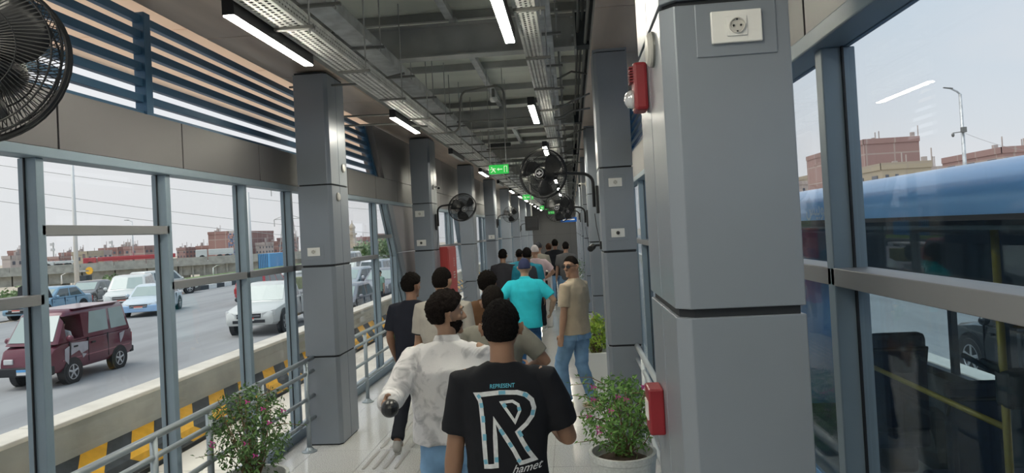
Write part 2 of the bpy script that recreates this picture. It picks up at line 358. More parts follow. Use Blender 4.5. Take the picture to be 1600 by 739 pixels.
# ---- facades
WZ0, WZ1 = 0.12, 2.64
def facade(side):
    """side -1: road side, +1: bus side"""
    X = -2.97 if side < 0 else 0.86
    def xs(a, b):   # offsets outward
        return (X - b, X - a) if side < 0 else (X + a, X + b)
    w = struct('wall_left' if side < 0 else 'wall_right', 'grey clad facade with tall windows on the %s side' % ('road' if side < 0 else 'bus'))
    P = lambda poly, name, m, a, b, par=w, bevel=0: MB().prism(poly, 'x', *xs(a, b)).build(name, m, par, bevel=bevel)
    R = lambda y0, y1, z0, z1: [(y0, z0), (y1, z0), (y1, z1), (y0, z1)]
    # base and head rails
    P(R(YS, YEND, 0, .10), 'base_rail', MT['frame'], -.0, .12)
    P(R(YS, YEND, 2.64, 2.70), 'head_rail', MT['frame'], -.035, .10, bevel=.006)
    P(R(YS, YEND, 2.70, 3.055), 'wall_backing', MT['groove'], .03, .06)
    # frieze panels
    js = [-8, -6.7, -5.4, -4.1, -2.8, -1.4, -.1, 1.2, 2.45, 3.72, 5.0, 6.3, 7.6, 8.9, 10.2, 11.5, 12.8] + [14.1 + 1.3 * k for k in range(25)]
    for a, b in zip(js, js[1:]):
        P(R(a + .007, min(b, YEND) - .007, 2.705, 3.055), 'frieze_panel', MT['cladwall'], -.01, .03, bevel=.003)
        if b > YEND: break
    # upper zone z 3.06..3.85
    LV = [(-2.0, 1.73), (2.26, 6.78), (7.31, None)]
    S0, S1 = (10.15, 3.84), (10.72, 3.06)
    up = 12.4
    P([(S0[0], S0[1]), (S1[0], S1[1]), (up, 3.06), (up, 3.84)], 'upper_panel', MT['cladwall'], -.01, .03, bevel=.003)
    P([(S0[0], S0[1]), (S1[0], S1[1]), (S1[0] + .035, 3.06), (S0[0] + .035, 3.84)], 'louvre_reveal', MT['cladwall'], .03, .26)
    y = up
    while y < YEND:
        b = min(y + 1.68, YEND)
        P(R(y + .007, b - .007, 3.065, 3.84), 'upper_panel', MT['cladwall'], -.01, .03, bevel=.003)
        P(R(y, b, 3.06, 3.84), 'wall_backing', MT['groove'], .03, .06); y = b
    # mullions / windows
    n = [0 if side < 0 else 20]
    def window(poly, trs=(), sill=True):
        """one window bay: pane polygon (y,z) plus transom heights"""
        n[0] += 1
        s = struct('window_%d' % n[0])
        MB().prism(poly, 'x', *xs(.070, .078)).build('pane', MT['glass'], s)
        ys = [p[0] for p in poly]
        for z in trs:
            MB().box(*sorted(xs(.0, .11)), min(ys) - .0, max(ys) + .0, z - .03, z + .03).build('transom', MT['frame_in'], s, bevel=.003)
        return s
    def mull(y, z0=.1, z1=2.64, wdt=.06):
        P(R(y - wdt / 2, y + wdt / 2, z0, z1), 'mullion', MT['frame'], .0, .11, bevel=.004)
        P(R(y - wdt / 2 - .012, y + wdt / 2 + .012, z0, z1), 'gasket', MT['gasket'], .062, .068)
    def slant(p, q, wdt=.07, m='frame', nm='slanted_mullion', a=0., b=.11):
        P([p, q, (q[0] + wdt, q[1]), (p[0] + wdt, p[1])], nm, MT[m], a, b, bevel=.004)
    ms = [-7.4, -6.2, -4.95, -3.75, -2.5, -1.3, -.07, 1.15, 2.37, 3.58, 4.80, 6.0, 7.03, 8.6, 10.2]
    tz = {9: [2.23], 10: [1.815], 11: [1.815], 12: [1.815], 13: [1.815]}
    if side > 0: tz = {k: [1.875] for k in range(14)}
    for k in range(len(ms) - 1):
        mull(ms[k]); window(R(ms[k], ms[k + 1], .1, 2.64), tz.get(k, [1.84]))
    mull(10.2)
    # slanted bay
    ax = lambda z: 10.72 + (2.64 - z) / 1.62
    window([(10.2, .1), (11.25, .1), (11.25, 1.8), (ax(2.64), 2.64), (10.2, 2.64)])
    P(R(10.23, ax(2.12) , 2.09, 2.15), 'transom', MT['frame_in'], 0, .11)
    mull(11.27, .1, 1.78)
    window([(11.27, .1), (ax(.1), .1), (11.27, 1.77)])
    slant((ax(2.64), 2.64), (ax(.1), .1)); slant((ax(2.64) - .02, 2.64), (ax(.1) - .02, .1), .02, 'gasket', 'gasket', .062, .068)
    bx2 = lambda z: 13.75 + (2.64 - z) / 1.62
    for (za, zb) in ((.1, .9), (.905, 1.83), (1.838, 2.64)):
        w1 = .26
        P([(ax(za) + .07, za), (ax(za) + .07 + w1, za), (ax(zb) + .07 + w1, zb), (ax(zb) + .07, zb)], 'slanted_panel', MT['clad'], -.03, .05, bevel=.003)
        P([(ax(za) + .34, za), (bx2(za), za), (bx2(zb), zb), (ax(zb) + .34, zb)], 'slanted_wall_panel', MT['mauve'], -.012, .05, bevel=.003)
    slant((bx2(2.64), 2.64), (bx2(.1), .1))
    window([(bx2(.1) + .05, .1), (16.9, .1), (16.9, 2.64), (bx2(2.64) + .05, 2.64)], [1.84])
    mull(16.4); mull(16.93)
    # bay 4 : another slanted panel
    cx = lambda z: 17.6 + (2.64 - z) / 1.62; dx = lambda z: 19.6 + (2.64 - z) / 1.62
    window([(16.93, .1), (cx(.1), .1), (cx(2.64), 2.64), (16.93, 2.64)], [1.84])
    slant((cx(2.64), 2.64), (cx(.1), .1))
    P([(cx(.1) + .07, .1), (dx(.1), .1), (dx(2.64), 2.64), (cx(2.64) + .07, 2.64)], 'slanted_wall_panel', MT['mauve'], -.012, .05, bevel=.003)
    slant((dx(2.64), 2.64), (dx(.1), .1))
    window([(dx(.1) + .05, .1), (22.5, .1), (22.5, 2.64), (dx(2.64) + .05, 2.64)], [1.84]); mull(22.5)
    y = 22.5
    while y < YEND - 1:
        b = min(y + 2.02, YEND)
        window(R(y, b, .1, 2.64), [1.84]); mull(b - .03); mull(y + .97, .1, 2.64, .05); y = b
    # louvre screens
    def louvre(y0, y1, label, cut=None, post=None):
        t = thing('louvre_screen', label, 'louvre', (sum(xs(.11, .17)) / 2, y0, 3.06))
        z = 3.088
        while z < 3.86:
            e = y1 if cut is None else cut(z)
            a, b = xs(.115, .165)
            MB().box(a, b, y0, e, z - .029, z + .029).build('slat', MT['blue'], t, bevel=.003); z += .1185
        if post: MB().box(*xs(.09, .18), post - .04, post + .04, 3.06, 3.85).build('post', MT['blue'], t, bevel=.003)
        if cut:
            a, b = xs(.09, .18); MB().prism([(cut(3.84) - .03, 3.84), (cut(3.06) - .03, 3.06), (cut(3.06) + .05, 3.06), (cut(3.84) + .05, 3.84)], 'x', a, b).build('post', MT['blue'], t, bevel=.003)
        return t
    nm = 'road' if side < 0 else 'bus'
    louvre(YS, 4.77, 'long blue slatted louvre above the nearest %s-side windows, up to the first post' % nm, post=4.77)
    louvre(4.81, 7.3, 'blue slatted louvre from the post to behind the clad column, %s side' % nm)
    louvre(7.3, 10.2, 'blue slatted louvre with a slanted end beyond the clad column, %s side' % nm, cut=lambda z: 10.1 + (3.84 - z) * .73)
    # exterior canopy and interior soffit
    c = struct('trim_%d' % (1 if side < 0 else 2), 'metal soffit along the %s side' % nm)
    y = YS
    while y < YEND:
        b = min(y + 1.5, YEND)
        x0, x1 = xs(.03, 1.58 if side < 0 else .75)
        MB().box(x0, x1, y + .006, b - .006, 3.955, 3.99).build('canopy_panel', MT['canopy'], c)
        x0, x1 = (-3.0, -2.425) if side < 0 else (.285, .89)
        MB().box(x0, x1, y + .006 , b - .006, 3.855, 3.875).build('soffit_panel', MT['soffit'], c, bevel=.002); y = b
    x0, x1 = xs(-.62, .03)
    MB().box(x0, x1, YS, YEND, 3.995, 4.02).build('soffit_backing', MT['groove'], c)
    x0, x1 = (-2.45, -2.425) if side < 0 else (.285, .31)
    MB().box(x0, x1, YS, YEND, 3.875, 4.52).build('soffit_upstand', MT['steel'], c)
    x0, x1 = xs(*((1.58, 1.62) if side < 0 else (.75, .79))); MB().box(x0, x1, YS, YEND, 3.95, 4.12).build('canopy_edge', MT['blue'], c)
facade(-1); facade(1)
# end walls
endm = mat('dark_end_panel', (.07, .07, .072), .6)
we = struct('wall_far', 'dark grey end wall of the corridor')
for k in range(4):
    for j in range(5):
        MB().box(-2.97 + .96 * k + .004, -2.97 + .96 * (k + 1) - .004, YEND, YEND + .05, .9 * j + .004, .9 * (j + 1) - .004).build('panel', MT['groove'] if 0 else endm, we)
MB().box(-3.0, .95, YEND + .05, YEND + .12, 0, 4.6).build('backing', MT['groove'], we)
wb = struct('wall_near', 'grey wall behind the camera')
MB().box(-3.1, 1.0, YS - .1, YS, 0, 4.5).build('panel', MT['cladwall'], wb)
# ---- ceiling
ce = struct('ceiling', 'open ceiling of roof sheets on steel beams')
y = YS
while y < YEND:
    b = min(y + 1.26, YEND)
    MB().box(-2.46, .33, y + .003, b - .003, 4.5, 4.54).build('roof_sheet', MT['roof'], ce); y = b
MB().box(-3.1, 1.0, YS - .1, YEND, 4.545, 4.6).build('roof_backing', MT['groove'], ce)
def ibeam(yc, z0=3.955, z1=4.30):
    t = MB(); x0, x1 = -2.42, .13
    t.box(x0, x1, yc - .005, yc + .005, z0 + .012, z1 - .012); t.box(x0, x1, yc - .085, yc + .085, z0, z0 + .014); t.box(x0, x1, yc - .085, yc + .085, z1 - .014, z1)
    b = t.build('beam', MT['steel'], ce)
    MB().box(.13, .15, yc - .12, yc + .12, z0 - .04, z1 + .05).build('end_plate', MT['steel'], b)
    m = MB()
    for dz in (.03, .12, .22, .31):
        for dy in (-.055, .055): m.cyl((.105, yc + dy, z0 + dz), (.13, yc + dy, z0 + dz), .014, n=6)
    m.build('bolts', MT['galv'], b)
    m = MB(); m.box(.15, .30, yc - .09, yc + .09, z0 + .0, z1 - .0); m.build('stub', MT['kerbk'], b)
for yc in [2.0 + 5.05 * k for k in range(9)]: ibeam(yc)
for yc in [2.2, 4.5, 6.0, 7.25, 9.5, 11.0, 12.3, 14.5, 16.0, 17.4, 19.6, 21.1, 22.5, 25, 27.5, 30, 33, 36, 39, 42]:
    m = MB(); m.box(-2.44, .3, yc - .025, yc + .025, 4.41, 4.43); m.box(-2.44, .3, yc - .025, yc - .018, 4.43, 4.5); m.box(-2.44, .3, yc + .018, yc + .025, 4.43, 4.5)
    m.build('purlin', MT['steel'], ce)
for k in range(9):
    y0 = 2.0 + 5.05 * k
    MB().box(-1.19, -1.11, y0 + .1, y0 + 4.95, 4.33, 4.41).build('tie_bar', MT['galv'], ce)
    MB().box(-.06, -.02, y0 + .1, y0 + 4.95, 4.42, 4.47).build('tie_bar', MT['steel'], ce)
m = MB()
for x, z in ((.17, 4.1), (.22, 4.22), (.24, 3.98), (-2.38, 4.0), (-2.36, 4.12)): m.cyl((x, YS, z), (x, YEND - .1, z), .016, n=8)
m.build('pipe_run', MT['cond'], ce)
# ---- cable trays (perforated channel hung on rods)
def tray_mesh(x0, x1, z, y0, y1, side):
    """flat perforated bottom at z and one perforated side flange at x1 (side=+1) or x0"""
    m = MB(); P = .042; n = int((y1 - y0) / P)
    nb = 4
    w = (x1 - x0) / (nb * 2 + 1)
    def strip(f, bands, full):
        for (a, b, hole) in bands:
            if not hole: m.add([f(a, y0), f(b, y0), f(b, y1), f(a, y1)], [(0, 1, 2, 3)])
            else:
                for k in range(n):
                    o = (P / 2 if (hole == 2) else 0)
                    ya = y0 + k * P + o; yb = ya + P * .38
                    m.add([f(a, ya), f(b, ya), f(b, yb), f(a, yb)], [(0, 1, 2, 3)])
    bands = []
    for i in range(nb * 2 + 1): bands.append((x0 + w * i, x0 + w * (i + 1), 0 if i % 2 == 0 else 1 + (i // 2) % 2))
    strip(lambda a, y: (a, y, z), bands, True)
    xe = x1 if side > 0 else x0
    hb = [(0, .022, 0), (.022, .034, 1), (.034, .05, 0), (.05, .062, 2), (.062, .085, 0)]
    strip(lambda a, y: (xe, y, z + a), hb, True)
    xo = x0 if side > 0 else x1
    m.add([(xo, y0, z), (xo, y1, z), (xo, y1, z + .085), (xo, y0, z + .085)], [(0, 1, 2, 3)])
    for q in (xe, xo): m.box(q - .004, q + .004, y0, y1, z + .083, z + .09)
    return m
def cable_tray(label, x0, x1, z, side, y0, y1, hang, light=False):
    t = thing('cable_tray', label, 'cable tray', ((x0 + x1) / 2, y0, z))
    ya = min(y1, 18.0)
    o = tray_mesh(x0, x1, z, y0, ya, side).build('perforated_channel', MT['tray'], t, fix=False); so_ = o.modifiers.new('t', 'SOLIDIFY'); so_.thickness = .0015
    m = MB(); m.box(x0, x1, ya, y1, z, z + .003); m.box(x0, x0 + .003, ya, y1, z, z + .085); m.box(x1 - .003, x1, ya, y1, z, z + .085); m.build('channel', MT['tray'], t)
    m = MB()
    for k, (dx, r) in enumerate(((.3, .018), (.5, .014), (.68, .02), (.45, .012))):
        xx = x0 + (x1 - x0) * dx; m.tube([(xx + .01 * math.sin(q * 1.7 + k), y0 + q * (y1 - y0) / 40, z + .02 + .02 * (k % 2)) for q in range(41)], r, 6)
    m.build('cable_bundle', MT['black'], t)
    y = y0 + .9
    while y < min(y1, 34):
        xr = hang
        MB().box(x0 - .0, max(x1, xr) + .03, y - .018, y + .018, z - .02, z - .001).build('bracket', MT['cond'], t)
        MB().cyl((xr, y, z - .05), (xr, y, 4.41), .006, n=6).build('hanger_rod', MT['steel'], t); y += 1.2
    return t
cable_tray('perforated metal cable tray hung along the row of lamps on the road side', -1.83, -1.63, 3.47, 1, -1.5, YEND - .2, -1.60)
cable_tray('narrow perforated cable tray hung beside the middle row of lamps', -.29, -.15, 3.47, 1, -1.5, YEND - .2, -.12)
def trunking(label, x0, x1, z0, z1, hang):
    t = thing('cable_trunking', label, 'trunking', ((x0 + x1) / 2, -1.5, z0))
    m = MB(); m.prism([(x0, z0), (x1, z0), (x1, z1), (x1 - .02, z1), (x1 - .02, z0 + .02), (x0 + .02, z0 + .02), (x0 + .02, z1), (x0, z1)], 'y', -1.5, YEND - .2)
    m.build('channel', MT['galv'], t)
    y = .1
    while y < 34:
        MB().box(x0 - .05, hang + .04, y - .018, y + .018, z0 - .022, z0 - .002).build('bracket', MT['cond'], t)
        MB().cyl((hang, y, z0 - .05), (hang, y, 4.41), .006, n=6).build('hanger_rod', MT['steel'], t); y += 1.2
trunking('wide galvanised trunking hung above and inside the road-side cable tray', -1.92, -1.72, 3.86, 3.96, -1.66)
trunking('galvanised trunking hung above the middle cable tray', -.20, -.08, 3.86, 3.94, -.04)
# ---- linear lamps
def lamp(x, y, label, on=True):
    t = thing('linear_lamp', label, 'ceiling lamp', (x, y, 3.40), group='linear lamps under the cable trays')
    MB().box(-.037, .037, 0, 1.2, .004, .095).build('housing', MT['black'], t, world=False, bevel=.003)
    MB().box(-.031, .031, .006, 1.194, -.002, .006).build('diffuser', MT['lamp'] if on else MT['lampoff'], t, world=False)
    return t
for k in range(12):
    y = 3.70 + 3.58 * k - (3.58 if k == 0 else 0) * 0
    w = 'unlit' if k in (2, 4) else 'lit'
    lamp(-1.885, y, '%s linear lamp, %s one in the row along the road-side tray' % (w, (ordn + ['tenth', 'eleventh', 'twelfth'])[k]), on=(w == 'lit'))
for k in range(12):
    lamp(-.355, 3.50 + 3.62 * k, 'lit linear lamp, %s one in the row along the middle tray' % (ordn + ['tenth', 'eleventh', 'twelfth'])[k])
lamp(-1.885, -3.46, 'lit linear lamp in the road-side row behind the camera'); lamp(-.355, -3.7, 'lit linear lamp in the middle row behind the camera'); lamp(-1.885, .12, 'lit linear lamp in the road-side row nearest the camera'); lamp(-.355, -.1, 'lit linear lamp in the middle row nearest the camera')
# ---- conduits
def pipe(label, pts, r=.011, m='cond', name='conduit'):
    o = MB().tube(pts, r, 8).build(name, MT[m], None, smooth=True); tag(o, label, 'conduit'); return o
def arc(c, r, a0, a1, n, f):
    return [f(c[0] + r * math.cos(a0 + (a1 - a0) * k / n), c[1] + r * math.sin(a0 + (a1 - a0) * k / n)) for k in range(n + 1)]
f9 = lambda x, z: (x, 9.05, z)
pts = [f9(-1.62, 3.47)] + arc((-1.53, 3.57), .10, -math.pi / 2, 0, 6, f9) + arc((-1.29, 3.92), .10, math.pi, math.pi / 2, 6, f9)[0:] + arc((-.93, 3.94), .12, math.pi / 2, 0, 6, f9) + [f9(-.81, 3.34)]
pts[7] = f9(-1.40, 3.86)
pipe('looped grey conduit rising from the tray over the corridor and down again', pts, .014)
for yy, zz, zb in ((6.95, 3.72, 3.80), (7.6, 3.50, 3.50), (8.0, 3.46, 3.40)):
    pipe('straight conduit running from the tray to the road-side column at %.2f m height' % zz if 0 else {6.95: 'upper grey conduit from the tray to the road-side column top', 7.6: 'middle grey conduit from the tray towards the louvre', 8.0: 'lower dark conduit from the tray towards the louvre'}[yy], [(-1.65, yy, zb), (-2.1, yy, zz), (-2.46, yy, zz + .01), (-2.9, yy, zz + .02)], .012)
for yy, z0, z1, lb in ((8.6, 3.62, 3.78, 'grey conduit rising from the middle tray to the bus-side column'), (8.75, 3.52, 3.62, 'thin dark conduit below the rising one at the middle tray'), (8.2, 3.9, 3.93, 'nearly level conduit from the middle trunking to the bus side'), (11.4, 3.6, 3.75, 'second rising conduit from the middle tray to the bus side'), (13.6, 3.6, 3.66, 'third conduit from the middle tray to the bus side'), (15.9, 3.55, 3.62, 'fourth conduit from the middle tray to the bus side')):
    pipe(lb, [(-.2, yy, z0), (-.05, yy, z0 + .01), (.1, yy, z0 + .08), (.32, yy, z1)], .012)
for yy, lb in ((9.9, 'cross conduit over the corridor beyond the loop'), (13.4, 'cross conduit over the exit sign'), (17.0, 'cross conduit over the far exit sign')):
    pipe(lb, [(-1.6, yy, 3.75), (-.9, yy, 3.74), (-.2, yy, 3.76)], .012)
# smoke detectors
def detector(x, y, z, label):
    t = thing('smoke_detector', label, 'detector', (x, y, z))
    MB().disc_lathe([(.055, 0), (.055, -.03), (.04, -.055), (.02, -.06)], n=20).build('head', MT['white'], t, world=False, smooth=False)
    MB().cyl((0, 0, 0), (0, 0, .12), .02, n=10).build('mount', MT['cond'], t, world=False)
detector(-.95, 9.05, 3.90, 'white smoke detector beside the looped conduit'); detector(-.93, 12.6, 4.05, 'white smoke detector beyond the looped conduit')
# hanging dark speaker bar
t = thing('hanging_speaker_bar', 'black bar hung on thin rods above the exit sign', 'speaker', (-1.02, 10.3, 3.42))
MB().box(-.17, .17, -.03, .03, -.03, .03).build('body', MT['black'], t, world=False, bevel=.01)
for s in (-.12, .12): MB().cyl((s, 0, .03), (s, 0, 1.0), .004, n=6).build('rod', MT['steel'], t, world=False)
# exit signs
MT['signg'] = emis('exit_sign_green', (0.05, 0.62, 0.10), .75); MT['signw'] = emis('exit_sign_symbol', (.75, .95, .62), .85)
def exit_sign(x, y, z, label, s=1.0, cat='exit sign'):
    t = thing('exit_sign', label, cat, (x, y, z))
    MB().box(-.14 * s, .14 * s, -.006, .012, -.065 * s, .065 * s).build('panel', MT['signg'], t, world=False)
    m = MB(); Y = -.007
    def pl(pts): m.prism([(a * s, b * s) for a, b in pts], 'y', Y - .002, Y)
    # running figure
    pl([(-.112, .028), (-.100, .040), (-.088, .028), (-.1, .016)])
    pl([(-.10, .012), (-.072, .018), (-.060, -.012), (-.084, -.014)])
    pl([(-.084, -.012), (-.070, -.012), (-.108, -.046), (-.118, -.040)]); pl([(-.075, -.012), (-.060, -.012), (-.045, -.042), (-.056, -.046)])
    pl([(-.072, .018), (-.072, .008), (-.04, .004), (-.04, .012)]); pl([(-.1, .014), (-.104, .004), (-.122, -.006), (-.126, .0)])
    # arrow and door
    pl([(.0, .006), (.052, .006), (.052, -.006), (.0, -.006)]); pl([(.0, .022), (.0, -.022), (-.026, 0)])
    pl([(.075, -.045), (.083, -.045), (.083, .045), (.075, .045)]); pl([(.083, .037), (.120, .037), (.120, .045), (.083, .045)]); pl([(.112, -.045), (.120, -.045), (.120, .037), (.112, .037)])
    m.build('symbol', MT['signw'], t, world=False)
    for q in (-.11, .11): MB().cyl((q * s, 0, .065 * s), (q * s, 0, 4.5 - z), .004, n=6).build('hanger_rod', MT['steel'], t, world=False)
    return t
exit_sign(-.985, 9.6, 2.985, 'green lit exit sign nearest the camera, left of the big fan')
exit_sign(-1.08, 17.6, 2.97, 'small green exit sign right below the big fan')
exit_sign(-.86, 22.5, 2.84, 'small bright green exit sign beyond the big fan')
exit_sign(-.86, 30.5, 2.87, 'farthest green exit sign before the end wall')
t = thing('blue_sign', 'small blue sign hanging before the far end wall', 'sign', (-.1, 30, 2.50))
MB().box(-.35, .35, -.02, .02, -.1, .1).build('panel', emis('blue_sign_face', (.03, .13, .42), .6), t, world=False)
MB().box(-.26, .26, -.025, -.02, -.02, .03).build('lettering_bar', MT['white'], t, world=False)
for q in (-.3, .3): MB().cyl((q, 0, .1), (q, 0, 1.9), .006, n=6).build('rod', MT['steel'], t, world=False)
# hanging monitor
t = thing('hanging_monitor', 'square black monitor hanging back-on over the crowd', 'monitor', (-.98, 17.0, 2.28))
MB().box(-.17, .17, -.05, .05, -.18, .18).build('body', MT['black'], t, world=False, bevel=.01)
MB().box(-.12, .12, -.06, -.05, -.1, .12).build('back_cover', MT['gasket'], t, world=False, bevel=.01)
MB().cyl((0, 0, .18), (0, 0, 1.58), .018, n=8).build('pole', MT['white'], t, world=False)
# ---- wall fans
MT['badge'] = mat('chrome_badge_ring', (.6, .6, .62), .3, .7)
def fan(label, c, axis, R, wall, side=1, lod=1.0):
    """c head centre, axis unit vector the fan blows along, wall = bracket point on wall"""
    t = thing('wall_fan', label, 'fan', wall)
    ax = Vector(axis).normalized(); c = Vector(c); wl = Vector(wall)
    q = ax.to_track_quat('Z', 'Y').to_matrix().to_4x4(); T = Matrix.Translation(c) @ q
    ns = 96 if lod >= 1 else 40
    m = MB()
    for rr, z, th in ((R, .0, .007), (R, .035, .004), (R * .93, .06, .003), (R * .6, .085, .0022), (R * .3, .095, .003)): m.torus((0, 0, z), rr, th, T, 48, 5)
    for k in range(ns):
        a = 2 * math.pi * k / ns; ca, sa = math.cos(a), math.sin(a)
        tw = .25
        pr = [(R, .035, 0), (R * .93, .062, .02), (R * .6, .085, .12), (R * .3, .097, tw)]
        m.tube([T @ Vector((r * math.cos(a + w), r * math.sin(a + w), z)) for r, z, w in pr], .0019 if lod >= 1 else .002, 3, cap=False)
    m.build('front_guard', MT['black'], t)
    m = MB()
    for rr, z, th in ((R, -.02, .005), (R * .8, -.065, .003), (R * .5, -.085, .003)): m.torus((0, 0, z), rr, th, T, 40, 5)
    for k in range(ns):
        a = 2 * math.pi * k / ns
        m.tube([T @ Vector((r * math.cos(a), r * math.sin(a), z)) for r, z in ((R, -.02), (R * .8, -.065), (R * .5, -.085), (.06, -.09))], .0019 if lod >= 1 else .002, 3, cap=False)
    m.build('rear_guard', MT['black'], t)
    # blades
    for k in range(3):
        m = MB(); a0 = 2 * math.pi * k / 3 + .4; rings = []
        grid = []
        for i in range(6):
            r = .045 + (R * .9 - .045) * i / 5; half = .28 + .30 * math.sin(math.pi * (i / 5) ** .8 * .9)
            grid.append([T @ Vector((r * math.cos(a0 + w), r * math.sin(a0 + w), .012 + .05 * (w / .6) * (1 - .3 * i / 5))) for w in [half * (j / 4 * 2 - 1) + .06 * i for j in range(5)]])
        vs = [p for g in grid for p in g]; fs = [(i * 5 + j, i * 5 + j + 1, (i + 1) * 5 + j + 1, (i + 1) * 5 + j) for i in range(5) for j in range(4)]
        m.add(vs, fs); o = m.build('blade', MT['black'], t, smooth=True); sm = o.modifiers.new('s', 'SOLIDIFY'); sm.thickness = .003
    m = MB(); m.disc_lathe([(.05, .08), (.055, .095), (.05, .103), (.0005, .106)], n=24, mtx=T); h = m.build('hub_cap', MT['black'], t, smooth=True)
    m = MB(); m.torus((0, 0, .105), .040, .004, T, 32, 6); m.add([T @ Vector((x, y, .108)) for x, y in ((-.026, -.008), (.026, -.008), (.026, .006), (-.026, .006))], [(0, 1, 2, 3)]); m.add([T @ Vector((x, y, .108)) for x, y in ((-.008, -.02), (.006, -.02), (.01, .02), (-.004, .02))], [(0, 1, 2, 3)])
    m.build('badge', MT['badge'], h)
    m = MB(); m.disc_lathe([(.04, 0), (.07, -.03), (.075, -.12), (.06, -.16), (.02, -.17)], n=20, mtx=T); m.build('motor', MT['black'], t, smooth=True)
    # arm: from wall bracket up and over to the motor
    back = T @ Vector((0, 0, -.14))
    off = Vector((.05 * side, -.0, 0))
    base = wl + off
    topz = max(back.z, wl.z + .18)
    pts = [base + Vector((0, 0, -.1)), base + Vector((0, 0, .08)), Vector((base.x, base.y, topz - .1))]
    for k in range(1, 6):
        a = k / 5 * math.pi / 2
        pts.append(Vector((base.x + side * .12 * (1 - math.cos(a)), base.y + (back.y - base.y) * .15 * (1 - math.cos(a)), topz - .1 + .1 * math.sin(a))))
    pts += [Vector(((pts[-1].x + back.x) / 2, (pts[-1].y + back.y) / 2, (topz + back.z) / 2 + .01)), back]
    MB().tube(pts, .017, 10).build('arm', MT['black'], t, smooth=True)
    MB().box(wl.x - (.0 if side > 0 else .03), wl.x + (.03 if side > 0 else 0), wl.y - .045, wl.y + .045, wl.z - .17, wl.z + .12).build('wall_bracket', MT['black'], t, bevel=.006)
    MB().tube([base + Vector((0, -.02, -.17)), base + Vector((-.01 * side, -.03, -.3)), base + Vector((-.03 * side, -.02, -.42)), base + Vector((-.045 * side, -.02, -.55))], .004, 6).build('flex', MT['black'], t)
    return t
fan('large black wall fan on the bus side, nearest in mid-corridor, seen face-on', (-.255, 6.85, 2.655), (-.35, -1, .0), .245, (.30, 7.15, 2.40), side=-1)
fan('black wall fan above the red cabinet on the road side', (-1.93, 12.05, 2.575), (.55, -1, -.45), .255, (-2.44, 12.1, 2.36), side=1)
fan('cropped black fan at the upper left edge of the view', (-1.70, 1.83, 2.665), (.25, -1, .12), .245, (-2.44, 1.95, 2.45), side=1)
fan('black wall fan beyond the slanted panels, above the man in dark grey', (-1.95, 22.0, 2.66), (.2, -1, 0), .26, (-2.44, 22.2, 2.42), side=1, lod=.5)
fan('dark fan partly hidden under the big one, second on the bus side', (-.20, 11.6, 2.46), (-.3, -1, 0), .25, (.30, 12.0, 2.28), side=-1, lod=.5)
fan('far fan above the blue sign on the bus side', (-.10, 20.5, 2.62), (.1, -1, 0), .26, (.30, 20.9, 2.45), side=-1, lod=.5)
fan('small far fan on the road side right of the monitor', (-1.75, 32.3, 2.45), (.7, -1, 0), .26, (-2.44, 32.4, 2.25), side=1, lod=.5)
# ---- wall devices
def camera_dev(label, p, side, col='white'):
    t = thing('security_camera', label, 'camera', p)
    MB().box(-.02 if side < 0 else 0, .02 if side > 0 else 0, -.04, .04, -.04, .04).build('mount', MT[col], t, world=False, bevel=.004)
    MB().tube([(0, 0, 0), (side * .06, -.01, .0), (side * .10, -.04, -.01)], .012, 8).build('arm', MT[col], t, world=False)
    MB().tube([(side * .09, -.03, -.01), (side * .12, -.11, -.03)], .032, 12).build('body', MT[col], t, world=False, smooth=False)
    MB().tube([(side * .12, -.105, -.029), (side * .1215, -.115, -.032)], .024, 12).build('lens', MT['black'], t, world=False)
camera_dev('white bullet camera high on the column before the red cabinet', (-2.44, 12.05, 2.965), 1)
camera_dev('pale bullet camera behind the big fan arm on the bus side', (.30, 11.95, 2.86), -1, 'offw')
camera_dev('dark sensor bracket low on the column with two sockets', (.30, 7.05, 1.90), -1, 'black')
def disc(label, p, side, r=.045):
    t = thing('wall_button', label, 'button', p)
    m = Matrix.Rotation(math.radians(90 * side), 4, 'Y')
    MB().disc_lathe([(r, 0), (r, .012), (r * .8, .02), (.001, .022)], n=24, mtx=m).build('cover', MT['offw'], t, world=False)
    MB().disc_lathe([(r * 1.05, 0), (r * 1.05, .006)], n=24, mtx=m).build('base', MT['cond'], t, world=False)
disc('round white cover on the side of the nearest bus-side column', (.27, 2.04, 2.60), -1, .05)
disc('round white cover high on the side of the column beside the shrub', (-2.44, 7.18, 2.87), 1); disc('round white cover lower on the side of the column beside the shrub', (-2.44, 6.98, 2.55), 1)
t = thing('fire_alarm_sounder', 'red wall alarm with a clear strobe on the nearest bus-side column', 'alarm', (.27, 2.25, 2.53))
MB().box(-.045, 0, -.045, .045, -.078, .078).build('housing', MT['red'], t, world=False, bevel=.01)
mm = MB()
for k in range(6): mm.box(-.056, -.045, -.03, .03, .062 - k * .009, .066 - k * .009)
mm.build('horn_grille', MT['red'], t, world=False)
MB().sphere((-.05, 0, -.035), (.026, .032, .030), 14, 10).build('strobe_lens', mat('clear_strobe', (.75, .76, .78), .08, .5), t, world=False, smooth=True)
t = thing('fire_call_point', 'red box low on the side of the nearest bus-side column', 'call point', (.27, 2.30, 1.47))
MB().box(-.05, 0, -.055, .055, -.075, .075).build('housing', MT['red'], t, world=False, bevel=.006)
MB().box(-.054, -.05, -.035, .035, -.03, .03).build('button_plate', MT['white'], t, world=False)
